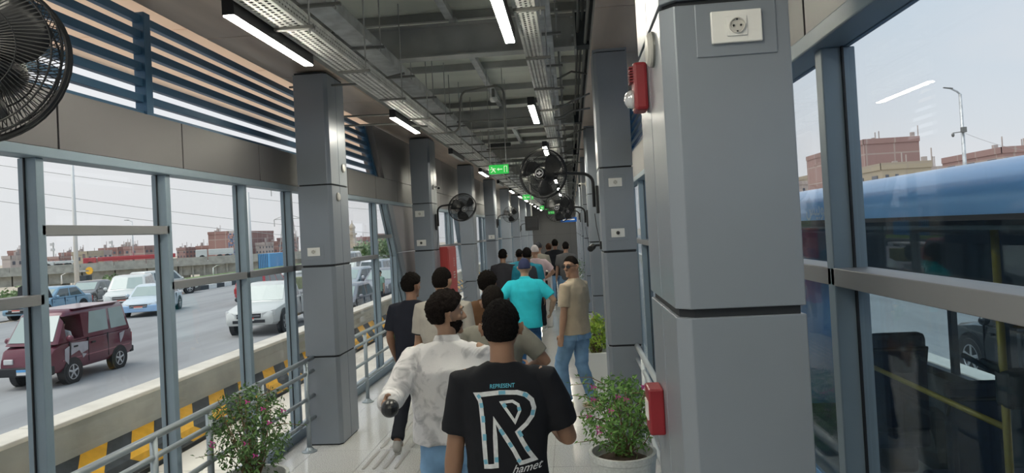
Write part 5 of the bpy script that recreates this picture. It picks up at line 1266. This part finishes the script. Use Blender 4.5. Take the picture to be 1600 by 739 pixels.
    if hair == 'beardy' or top.get('beard'):
        rings = []
        for j in range(25):
            th = math.pi * (.02 + .60 * j / 24); ring = []
            for k in range(64):
                a_ = 2 * math.pi * k / 64; p = head_point((math.sin(th) * math.cos(a_), math.sin(th) * math.sin(a_), -math.cos(th)))
                w = 1.0 if (p.y > -.002 and p.z < -.034 - max(0, .050 - abs(p.x)) * .55 and not (abs(p.x) < .028 and -.084 < p.z < -.056) and p.z > -.122) else 0.0
                if p.y > .05 and abs(p.x) < .034 and -.056 < p.z < -.042: w = 1.0
                nz = noise.noise(p * 130); ring.append(HR @ (p * ((p.length + (w * (.0085 + .003 * nz) - (1 - w) * .014)) / p.length)))
            rings.append(ring)
        MB().loft(rings).build('beard', hm, t, world=False, smooth=True)
    if cap:
        cm = mat('cap_%d' % seed, cap, .85, var=.08); rings = []
        for j in range(13):
            th = math.pi * (.5 + .5 * j / 12) * .999 - .12 * (1 - j / 12); 
            rings.append([HR @ (head_point((math.sin(th) * math.cos(2 * math.pi * k / 32), math.sin(th) * math.sin(2 * math.pi * k / 32), -math.cos(th))) * 1.12 + Vector((0, 0, .004))) for k in range(32)])
        cp_ = MB().loft(rings).build('cap', cm, t, world=False, smooth=True)
        br = [[HR @ Vector((x_ * .075, .085 + .075 * (1 - x_ * x_) * f, .045 - .012 * f + .006 * (1 - x_ * x_))) for x_ in (-1, -.6, -.2, .2, .6, 1)] for f in (0, .5, 1)]
        mm = MB(); vs = [p for r_ in br for p in r_]; mm.add(vs + [p - Vector((0, 0, .004)) for p in vs], [(i * 6 + j, i * 6 + j + 1, (i + 1) * 6 + j + 1, (i + 1) * 6 + j) for i in range(2) for j in range(5)] + [(18 + i * 6 + j, 18 + (i + 1) * 6 + j, 18 + (i + 1) * 6 + j + 1, 18 + i * 6 + j + 1) for i in range(2) for j in range(5)])
        mm.build('peak', cm, cp_, world=False, fix=False)
    # ---------- top garment
    sm = top['mat']; k_ = top.get('loose', 1.0); hz = top.get('hem', .84)
    g_ = MB()
    prof = [(hz, .178, .128), (hz + .02, .180, .130), (max(.95, hz + .05), .176, .128), (1.08, .172, .120), (1.22, .186, .126), (1.33, .196, .128), (1.40, .196, .112), (1.445, .172, .088), (1.478, .112, .072), (1.495, .074, .062)]
    g_.loft([ering(C(z, -.008 if z < 1.4 else -.014), (a * k_ if z < 1.4 else a) * bw, (d * k_ if z < 1.4 else d) * bw, yw(z), tilt=(0, .0 if z < 1.44 else -.12)) for z, a, d in prof])
    for sd_, sx in (('L', -1), ('R', 1)):
        s_, e_, w_ = A[sd_]; q = k_
        if sleeve == 'short':
            e2 = s_.lerp(e_, .80); g_.tube([s_ + Vector((-sx * .05, 0, .0)), s_ + Vector((sx * .004, 0, .0)), s_.lerp(e_, .35), e2], [.066, .070, .070 * q, .068 * q], 18)
        elif sleeve == 'long':
            g_.tube([s_ + Vector((-sx * .05, 0, .0)), s_, s_.lerp(e_, .5), e_ + Vector((0, -.004, 0)), e_.lerp(w_, .4), e_.lerp(w_, .85), e_.lerp(w_, .97)], [.066, .070, .068 * q, .062 * q, .058 * q, .050 * q, .036], 18)
    sh_o = remesh(g_, top.get('name', 'shirt'), sm, t, max(vox, .009), 5, folds(top.get('fold', .0045), seed))
    if collar:
        m = MB(); c0 = Vector(C(1.492, -.012)); rr = []
        for dz, a, d in ((-.012, .082, .072), (.020, .068, .063), (.024, .064, .060), (-.004, .064, .058)): rr.append(ering((c0.x, c0.y, c0.z + dz), a, d, yw(1.45), 28, 2.1, (0, -.18)))
        m.loft(rr, cap=False); m.build('collar', collar, t, world=False, smooth=True)
    if top.get('hemband'):
        m = MB()
        for sd_, sx in (('L', -1), ('R', 1)):
            s_, e_, w_ = A[sd_]; m.tube([s_.lerp(e_, .775), s_.lerp(e_, .805)], [.072 * k_, .071 * k_], 18)
        m.build('sleeve_cuff', top['hemband'], t, world=False, smooth=True)
    # ---------- trousers
    bmn = bottom['mat']; p_ = MB(); bl = bottom.get('loose', 1.0)
    p_.loft([ering((0, -.008, z), a * bw, d * bw, 0, e=2.2) for z, a, d in ((.80, .165, .115), (.88, .172, .125), (.96, .166, .118), (1.0, .158, .112))])
    for sd_, sx in (('L', -1), ('R', 1)):
        hp, kn, an, f = G[sd_]
        p_.tube([hp + Vector((0, -.008, .02)), hp.lerp(kn, .3) + Vector((0, -.006, 0)), hp.lerp(kn, .7), kn, kn.lerp(an, .3), kn.lerp(an, .7), kn.lerp(an, .95)], [.100, .098, .082 * bl, .073 * bl, .072 * bl, .066 * bl, .066 * bl], 18)
    remesh(p_, 'trousers', bmn, t, max(vox, .010), 4, folds(bottom.get('fold', .005), seed + 5, 6, 9))
    # ---------- shoes
    for sd_, sx in (('L', -1), ('R', 1)):
        hp, kn, an, f = G[sd_]
        pit = f[3] if len(f) > 3 else 0.0; fy = f[4] if len(f) > 4 else sx * -.12
        M_ = Matrix.Translation(an + Vector((0, 0, -.0))) @ Matrix.Rotation(fy, 4, 'Z') @ Matrix.Rotation(pit, 4, 'X') @ Matrix.Translation((0, 0, -.085))
        def ring(y, w, zt, zb=.022, sh=0): return [M_ @ Vector((math.cos(a) * w + sh, y, zb + (zt - zb) * (.5 + .5 * math.sin(a)) if True else 0)) for a in [2 * math.pi * k / 14 for k in range(14)]]
        up_ = MB().loft([ring(-.085, .020, .07), ring(-.078, .032, .095), ring(-.04, .038, .11), ring(.0, .040, .11), ring(.05, .043, .085), ring(.11, .047, .065), ring(.155, .042, .052), ring(.185, .022, .038)])
        s_o = up_.build('shoe', shoes['mat'], t, world=False, smooth=True)
        outl = [(-.028, -.085), (-.038, -.05), (-.036, 0), (-.042, .06), (-.048, .12), (-.038, .17), (0, .192), (.038, .17), (.048, .12), (.042, .06), (.036, 0), (.038, -.05), (.028, -.085), (0, -.094)]
        MB().loft([[M_ @ Vector((a_, b_, z_)) for a_, b_ in outl] for z_ in (0, .028)]).build('sole', shoes.get('sole', MT['white']), s_o, world=False, bevel=.004)
        if shoes.get('accent'): MB().loft([[M_ @ Vector((sgn * (.0395), q[0], q[1])) for q in ((-.05, .04), (-.02, .04), (.0, .09), (-.03, .09))] for sgn in (-1.06, 1.06)]).build('accent_stripe', shoes['accent'], s_o, world=False)
    if extra: extra(t, dict(C=C, A=A, HR=HR, yw=yw, rot=rot, G=G, shirt=sh_o, S=S, sk=sk))
    return t
def fab(n, c, var=.08, rough=.9, **k): return mat(n, c, rough, var=var, scale=k.pop('scale', 8), bump=.15, bscale=300, spec=.2, **k)
F_black = fab('black_cotton', (.013, .014, .018)); F_black2 = fab('faded_black_cotton', (.018, .02, .03)); F_jean = fab('blue_denim', (.13, .24, .37), .22, scale=5); F_jean2 = fab('dark_blue_denim', (.03, .09, .20), .2)
F_jeanl = fab('light_blue_denim', (.17, .30, .47), .28, scale=4); F_dark = fab('dark_trousers', (.02, .022, .03)); F_grey = fab('grey_blue_trousers', (.14, .17, .22)); F_beige = fab('beige_cotton', (.44, .37, .28)); F_oli = fab('olive_grey_cotton', (.17, .165, .14)); F_brown = fab('brown_cotton', (.14, .075, .04))
F_polo = fab('stone_pique', (.36, .335, .30)); F_cyan = fab('turquoise_pique', (.03, .48, .58)); F_teal = fab('teal_cotton', (.02, .20, .28)); F_pink = fab('pale_pink_cotton', (.66, .53, .58)); F_dg = fab('charcoal_cotton', (.045, .045, .055)); F_lb = fab('light_blue_cotton', (.05, .32, .45))
F_mar = mat('white_marbled_shirt', (.68, .67, .68), .8, col2=(.34, .34, .36), scale=7, det=10, bump=.2, bscale=200)
for n_ in F_mar.node_tree.nodes:
    if n_.type == 'MAP_RANGE': n_.inputs[1].default_value = .50; n_.inputs[2].default_value = .66
    if n_.type == 'TEX_NOISE' and n_.inputs['Scale'].default_value == 7: n_.inputs['Distortion'].default_value = 1.6
SH_w = dict(mat=fab('white_sneaker', (.60, .60, .56)), sole=MT['white']); SH_b = dict(mat=fab('black_sneaker', (.03, .03, .03)), sole=MT['offw'])
SH_c = dict(mat=fab('cream_sneaker', (.62, .55, .40)), sole=mat('cream_sole', (.66, .60, .46), .6), accent=mat('teal_accent', (.05, .35, .36), .6)); SH_g = dict(mat=fab('grey_sneaker', (.35, .35, .34)), sole=mat('grey_sole', (.42, .41, .38), .7))
# ---- man with the large letter print
def print_R(t, K):
    sh = K['shirt']; me = sh.data
    bv = BVHTree.FromPolygons([v.co.copy() for v in me.vertices], [tuple(p.vertices) for p in me.polygons])
    inv = WM(t).inverted()
    def proj(px, py, off):    # from a picture-plane layout of the print onto the back of the shirt
        wp = at(680 + px / 2.471, 440 + py / 2.471, Y=2.86); lp = inv @ wp
        hit = bv.ray_cast(Vector((lp.x, -1.0, lp.z)), Vector((0, 1, 0)))
        y_ = hit[0].y if hit[0] is not None else lp.y
        return Vector((lp.x, y_ - off, lp.z))
    def stroke(pts, w, closed, off, step=6):
        P = [Vector((a, b, 0)) for a, b in pts]; n = len(P); out = MB()
        segs = list(range(n if closed else n - 1)); left, right = [], []
        def nrm(a, b): d = (b - a).normalized(); return Vector((-d.y, d.x, 0))
        offs = []
        for i in range(n):
            a = P[i - 1] if (closed or i > 0) else None; c = P[(i + 1) % n] if (closed or i < n - 1) else None
            n1 = nrm(a, P[i]) if a is not None else nrm(P[i], c); n2 = nrm(P[i], c) if c is not None else n1
            m = (n1 + n2); m = m.normalized() if m.length > .05 else n1
            offs.append(m * min(w / 2 / max(.35, m.dot(n1)), w))
        for i in segs:
            j = (i + 1) % n; L_ = (P[j] - P[i]).length; k = max(1, int(L_ / step)); rows = []
            for q in range(k + 1):
                f = q / k; c = P[i].lerp(P[j], f); o = offs[i].lerp(offs[j], f)
                rows.append([proj(*(c + o * s).xy, off) for s in (-1, -.33, .33, 1)])
            for q in range(k):
                a, b = rows[q], rows[q + 1]; out.add(a + b, [(m_, m_ + 1, m_ + 5, m_ + 4) for m_ in range(3)])
        return out
    outer = [(158, 441), (200, 436), (250, 431), (315, 430), (348, 440), (372, 462), (381, 492), (374, 522), (352, 552), (318, 583), (336, 618), (360, 660), (383, 694), (330, 703), (305, 655), (270, 600), (229, 535), (231, 600), (236, 714), (196, 718), (190, 640), (184, 560), (176, 480), (172, 462)]
    inner = [(256, 468), (298, 463), (320, 476), (326, 500), (308, 543), (284, 508)]
    pw = mat('print_white', (.62, .64, .66), .7, var=.12, scale=40); pb = mat('print_blue', (.16, .42, .58), .7)
    o = stroke(outer, 17, True, .0030).build('back_print_letter', pw, sh, world=False, fix=False)
    stroke(inner, 11, True, .0030).build('back_print_counter', pw, sh, world=False, fix=False)
    m = MB()
    for seg in ([(243, 432), (270, 430)], [(338, 436), (357, 446)], [(378, 500), (374, 520)], [(176, 470), (180, 488)], [(184, 520), (186, 545)], [(190, 590), (191, 615)], [(236, 680), (237, 700)], [(250, 570), (264, 592)], [(285, 622), (296, 640)], [(322, 578), (334, 600)], [(350, 640), (362, 660)], [(318, 690), (330, 698)], [(262, 472), (272, 485)], [(322, 485), (326, 500)], [(162, 441), (172, 452)], [(192, 690), (196, 708)]):
        stroke(seg, 14, False, .0045, 5).build('back_print_dash', pb, sh, world=False, fix=False)
    for body_, size, cx, cy, sx_, tl, mt_, shr in (('REPRESENT', 20, 257, 407, 1.0, -.06, mat('print_cyan', (.10, .45, .60), .7), 0), ('hamet', 58, 352, 724, 1.0, -.10, pw, .45)):
        vs, fs = text_mesh(body_, size, shear=shr, bold=.3 if size > 30 else .2, res=3)
        wdt = max(v.x for v in vs) - min(v.x for v in vs); sc_ = (96 if size == 20 else 118) / wdt
        m = MB(); m.add([proj(cx + v.x * sc_, cy - v.y * sc_ * (1.0 if size > 30 else 1.1) + v.x * sc_ * tl, .004) for v in vs], fs); m.build('back_print_lettering', mt_, sh, world=False, fix=False)
person('man in a black T-shirt with a large outlined R on its back, nearest the camera', -.335, 3.0, 0.02, 1.775, (.27, .15, .095), 'short', (.010, .009, .009), dict(mat=F_black, loose=1.06, hem=.82, fold=.0055), dict(mat=F_jean), SH_w,
       arms={'L': (-.27, .02, .85), 'R': (.20, .27, 1.13), 'poleR': (.55, -.5, -1)}, vox=.0085, seed=1, extra=print_R, build_=.975, head=(0, -.03, 0), lean=(0, .0))
person('man in a white marbled long-sleeved shirt and jeans, face turned right', -.745, 3.86, .06, 1.745, (.34, .20, .13), 'curly', (.014, .011, .010), dict(mat=F_mar, loose=1.2, hem=.92, fold=.008, beard=True, name='overshirt'), dict(mat=F_jeanl, loose=.98), SH_w,
       arms={'L': (-.275, -.43, 1.235), 'R': (.25, .16, .96), 'poleL': (-.5, -.2, -1)}, sleeve='long', vox=.0085, seed=2, head=(-1.15, -.02, 0), collar=F_mar, hold={'L': 'pouch'}, build_=1.06, hairvol=1.1)
person('man in a plain black T-shirt and black trousers close to the left railing', -1.62, 6.65, -.05, 1.71, (.26, .14, .09), 'afro', (.012, .010, .009), dict(mat=F_black2, loose=1.08), dict(mat=F_dark), SH_g,
       arms={'L': (-.24, .10, .92)}, feet=((-.09, -.42, .10, .75), (.10, .28, 0)), vox=.010, seed=3, head=(-.5, 0, 0), hairvol=.8)
person('man in a stone grey polo shirt with dark cuffs beside the one in plain black', -1.18, 6.0, -.02, 1.79, (.33, .19, .12), 'short', (.012, .010, .009), dict(mat=F_polo, hemband=F_black, loose=1.06), dict(mat=F_dark), SH_b, vox=.010, seed=4, head=(-.25, 0, 0), collar=F_polo, build_=1.05, feet=((-.1, .15, 0), (.1, -.2, 0)))
person('man with a round afro in a brown shirt, mostly hidden behind the olive T-shirt', -.87, 6.75, 0, 1.68, (.24, .13, .085), 'afro', (.012, .010, .009), dict(mat=F_brown), dict(mat=F_dark), SH_b, vox=.012, seed=5)
person('man in an olive grey T-shirt with his elbow out, just before the letter T-shirt', -.585, 4.8, -.03, 1.70, (.27, .15, .10), 'short', (.012, .010, .009), dict(mat=F_oli, loose=1.08), dict(mat=F_dark), SH_b,
       arms={'R': (.22, .20, 1.12), 'poleR': (1.0, -.6, -.3), 'L': (-.26, .06, .88)}, vox=.010, seed=6, feet=((-.1, .1, 0), (.1, -.1, 0)))
def pockets(t, K):
    m = MB()
    for sx in (-1, 1): m.box(sx * .075 - .045, sx * .075 + .045, -.134, -.120, .80, .87)
    m.build('back_pocket', F_jeanl, t, world=False, bevel=.004)
person('man in a beige T-shirt, blue jeans and sunglasses looking back over his shoulder', -.02, 7.92, .85, 1.765, (.36, .21, .14), 'crop', (.012, .010, .009), dict(mat=F_beige, loose=1.05, hem=.86, fold=.005), dict(mat=F_jeanl, loose=1.12, fold=.009), SH_c,
       arms={'L': (-.24, .0, .84), 'R': (.20, .16, .92)}, feet=((-.10, .10, .0, 0, .1), (.10, -.14, 0, 0, -.2)), vox=.0085, seed=7, head=(1.65, .02, 0), sunglasses=True, build_=1.02, twist=.15, extra=pockets)
person('man in a turquoise polo shirt and navy cap walking mid-corridor', -.645, 8.9, 0, 1.72, (.40, .25, .17), 'short', (.012, .010, .009), dict(mat=F_cyan, loose=1.10), dict(mat=F_jean2), SH_b,
       arms={'R': (.32, .14, 1.02), 'L': (-.30, -.05, .98), 'poleR': (.8, -.8, 0), 'poleL': (-.8, -.8, 0)}, vox=.011, seed=8, cap=(.020, .028, .085), collar=F_cyan, build_=1.06)
person('man in a charcoal T-shirt and grey blue trousers by the third road-side column', -1.345, 13.0, -.02, 1.755, (.32, .19, .13), 'curly', (.010, .009, .009), dict(mat=F_dg), dict(mat=F_grey), SH_b, vox=.014, seed=9, hairvol=.6)
def pack(col, strap=False):
    def f(t, K):
        m_ = fab('bag_cloth_%d' % int(col[0] * 1e4), col)
        if strap: MB().tube([(-.10, -.05, 1.47), (-.02, -.128, 1.36), (.12, -.15, 1.05), (.16, -.10, .95)], [(.022, .006)] * 4, 8).build('shoulder_strap', m_, t, world=False)
        else: MB().loft([ering((.03, -.19, z), a, d, e=3) for z, a, d in ((.98, .12, .05), (1.05, .15, .075), (1.25, .15, .08), (1.40, .13, .06), (1.44, .10, .04))]).build('backpack', m_, t, world=False, smooth=True)
    return f
person('man in a teal T-shirt with a dark backpack ahead of the navy cap', -.81, 12.0, 0, 1.79, (.20, .11, .075), 'short', (.010, .009, .009), dict(mat=F_teal, loose=1.1), dict(mat=F_dark), SH_w, vox=.014, seed=10, extra=pack((.03, .035, .045)), build_=1.08)
person('man in a pale pink T-shirt and white cap with a dark shoulder strap', -.78, 14.0, 0, 1.78, (.42, .26, .18), 'short', (.010, .009, .009), dict(mat=F_pink, loose=1.08), dict(mat=F_dark), SH_w, arms={'R': (.20, .2, 1.08), 'poleR': (1, -.5, 0)}, vox=.014, seed=11, cap=(.68, .64, .66), extra=pack((.015, .015, .018), True))
person('person in a light blue top, head just showing left of the teal T-shirt', -1.15, 14.6, 0, 1.70, (.22, .13, .09), 'short', (.010, .009, .009), dict(mat=F_lb), dict(mat=F_dark), SH_b, vox=.016, seed=12)
person('man in a dark olive shirt and black cap beyond the pink T-shirt', -.80, 16.0, 0, 1.81, (.26, .15, .10), 'short', (.010, .009, .009), dict(mat=F_oli, loose=1.08), dict(mat=F_dark), SH_b, vox=.016, seed=13, cap=(.015, .016, .022))
person('person in a dark brown top between the black cap and the far black shirt', -.65, 18.6, 0, 1.72, (.28, .16, .11), 'short', (.06, .03, .02), dict(mat=fab('dark_brown_cotton', (.05, .03, .028))), dict(mat=F_dark), SH_b, vox=.018, seed=14)
person('broad man in a black shirt and jeans near the far end', -.46, 18.0, 0, 1.83, (.30, .17, .12), 'short', (.010, .009, .009), dict(mat=F_black, loose=1.15), dict(mat=F_jean), SH_w, vox=.018, seed=15, build_=1.1)
person('man in a dark grey T-shirt farthest right near the far end', -.165, 16.5, 0, 1.775, (.28, .16, .11), 'short', (.010, .009, .009), dict(mat=fab('grey_cotton', (.09, .09, .095))), dict(mat=F_jean), SH_w, vox=.018, seed=16)
o = person('pedestrian in a pale green shirt on the road beyond the column', -8.37, 28.8, 2.6, 1.74, (.36, .22, .15), 'short', (.010, .009, .009), dict(mat=fab('pale_green_cotton', (.22, .36, .30))), dict(mat=F_dark), SH_b, vox=.018, seed=17, group='people outside'); o.location.z = -1
o = person('driver in a pale shirt at the open window of the maroon minivan', -12.50, 15.56, H, 1.52, (.30, .17, .12), 'short', (.010, .009, .009), dict(mat=fab('pale_cotton', (.5, .5, .5))), dict(mat=F_dark), SH_b, vox=.018, seed=18, group='people outside',
         arms={'L': (-.20, .12, .95)}, feet=((-.08, .0, 0), (.08, .0, 0))); o.location.z = -1.02
# ================================================================= PLANTS AND FURNITURE
def leafy(m, c, nrm, sz, rnd):
    """one folded pointed leaf"""
    n = Vector(nrm).normalized(); a = n.orthogonal().normalized(); a = Matrix.Rotation(rnd.uniform(0, 6.28), 3, n) @ a; b = n.cross(a)
    L_, W_ = sz, sz * .38
    p = [c, c + a * L_ * .45 + b * W_ * .5 + n * W_ * .18, c + a * L_, c + a * L_ * .45 - b * W_ * .5 + n * W_ * .18, c + a * L_ * .5 - n * W_ * .05]
    m.add(p, [(0, 1, 4), (1, 2, 4), (2, 3, 4), (3, 0, 4)])
def bush(t, c, rx, ry, h, z0, n, leafm, seed, sz=.045, flowers=8, sprigs=6, dens=.55):
    rnd = random.Random(seed); fol = MB(); st = MB(); c = Vector(c)
    tips = []
    for k in range(26):
        a = rnd.uniform(0, 6.28); rr = rnd.uniform(.3, 1.0); el = rnd.uniform(.35, 1.0)
        tip = c + Vector((math.cos(a) * rx * rr, math.sin(a) * ry * rr, z0 + h * el)); b0 = c + Vector((rnd.uniform(-.05, .05), rnd.uniform(-.05, .05), z0 - .02))
        mid = b0.lerp(tip, .5) + Vector((rnd.uniform(-.04, .04), rnd.uniform(-.04, .04), -.03)); q1 = b0.lerp(mid, .6)
        st.tube([b0, q1, mid, tip], [.007, .006, .004, .002], 5); tips.append((b0, mid, tip))
    for _ in range(n):
        while True:
            v = Vector((rnd.uniform(-1, 1), rnd.uniform(-1, 1), rnd.uniform(-1, 1)))
            if v.length < 1 and v.length > dens * rnd.random(): break
        cl = noise.noise(v * 2.6 + Vector((seed, 0, 0)))
        if cl < -.22 and rnd.random() < .8: continue
        p = c + Vector((v.x * rx, v.y * ry, z0 + h * .52 + v.z * h * .52)) * 1.0
        p += Vector((rnd.gauss(0, .015), rnd.gauss(0, .015), rnd.gauss(0, .015)))
        leafy(fol, p, (v.x + rnd.gauss(0, .6), v.y + rnd.gauss(0, .6), .6 + rnd.gauss(0, .6)), sz * rnd.uniform(.6, 1.25), rnd)
    for k in range(sprigs):
        a = rnd.uniform(0, 6.28); b0 = c + Vector((math.cos(a) * rx * .4, math.sin(a) * ry * .4, z0 + h * rnd.uniform(.1, .9))); tip = b0 + Vector((math.cos(a) * rx * .95, math.sin(a) * ry * .9, h * rnd.uniform(-.15, .25)))
        st.tube([b0, b0.lerp(tip, .5) + Vector((0, 0, .03)), tip], [.004, .003, .0015], 4)
        for q in range(9): leafy(fol, b0.lerp(tip, .35 + .65 * q / 8) + Vector((0, 0, .015)), (rnd.gauss(0, 1), rnd.gauss(0, 1), 1), sz * .85, rnd)
    o = fol.build('foliage', leafm, t, fix=False); o['kind'] = 'stuff'
    s2 = st.build('branches', MT['stem'], t, smooth=True); s2['kind'] = 'stuff'
    for k in range(flowers):
        a = rnd.uniform(0, 6.28); e = rnd.uniform(.35, 1.0); p = c + Vector((math.cos(a) * rx * .95, -abs(math.sin(a)) * ry * .95, z0 + h * e)); m = MB()
        for q in range(5):
            an = 2 * math.pi * q / 5; d = Vector((math.cos(an), -.4, math.sin(an))); m.add([p, p + d * .014 + Vector((0, 0, .007)), p + d * .024, p + d * .014 - Vector((0, 0, .007))], [(0, 1, 2, 3)])
        m.build('flower', MT['flower'], t, fix=False)
def round_pot(label, x, y, r, h, rx, ry, bh, n, leafm, seed, **k):
    t = thing('potted_shrub', label, 'potted plant', (x, y, 0))
    MB().disc_lathe([(r * .72, 0), (r * .78, .01), (r * .97, h - .05), (r, h - .04), (r, h), (r * .9, h), (r * .86, h - .07), (.001, h - .07)], c=(x, y, 0), n=36).build('pot', MT['terracotta'], t, smooth=False)
    MB().disc_lathe([(r * .87, h - .075), (r * .6, h - .045), (r * .25, h - .03), (.001, h - .03)], c=(x, y, 0), n=24).build('soil', MT['soil'], t)
    bush(t, (x, y, 0), rx, ry, bh, h - .02, n, leafm, seed, **k); return t
round_pot('flowering shrub in a round pale pot beside the nearest bus-side column', .27, 4.80, .235, .52, .275, .25, .52, 2300, MT['leafb'], 3, flowers=12, sprigs=9)
round_pot('dark green flowering shrub in a round pot against the road-side railing', -2.42, 4.80, .26, .40, .285, .26, .66, 2600, MT['leaf'], 5, flowers=8, sprigs=7)
round_pot('leafy green plant in a pale pot by the railing beyond the column', -2.36, 9.3, .15, .50, .22, .2, .36, 700, MT['leafb'], 8, sz=.06, flowers=0)
def square_planter(label, x, y, w, h, rx, bh, leafm, seed, n=1200):
    t = thing('square_planter', label, 'potted plant', (x, y, 0))
    m = MB(); rings = []
    for s, z in ((.40, 0), (.5, h - .02), (.5, h), (.45, h), (.43, h - .06), (.001, h - .06)): rings.append([Vector((x + sx * s * w, y + sy * s * w, z)) for sx, sy in ((-1, -1), (1, -1), (1, 1), (-1, 1))])
    m.loft(rings).build('pot', MT['white'], t, bevel=.008)
    bush(t, (x, y, 0), rx, rx, bh, h - .03, n, leafm, seed, sz=.06, flowers=0, sprigs=2); return t
square_planter('yellow green shrub in a white square planter behind the man in beige', .235, 9.0, .34, .47, .20, .50, MT['leafy'], 11)
square_planter('dark green shrub in a far planter near the end of the corridor', .02, 20.0, .45, .5, .30, .75, MT['leaf'], 12, 900)
# ticket gate and waste pedestals
def gate(label, x0, x1, y, h):
    t = thing('ticket_gate', label, 'ticket gate', ((x0 + x1) / 2, y, 0))
    MB().box(x0, x1, y, y + .9, 0, h - .16).build('cabinet', MT['white'], t, bevel=.02); MB().box(x0 - .01, x1 + .01, y - .01, y + .91, h - .15, h).build('top_unit', MT['offw'], t, bevel=.02)
    MB().box((x0 + x1) / 2 - .05, (x0 + x1) / 2 + .05, y - .012, y, h - .32, h - .21).build('reader', MT['black'], t); MB().box((x0 + x1) / 2 + .0, (x0 + x1) / 2 + .07, y - .022, y - .01, h - .11, h - .03).build('screen', MT['black'], t)
gate('pale ticket gate pedestal with a black reader beyond the turquoise shirt', -.74, -.50, 14.6, 1.22)
gate('second pale ticket gate pedestal farther on the left', -1.75, -1.45, 19.0, 1.1)
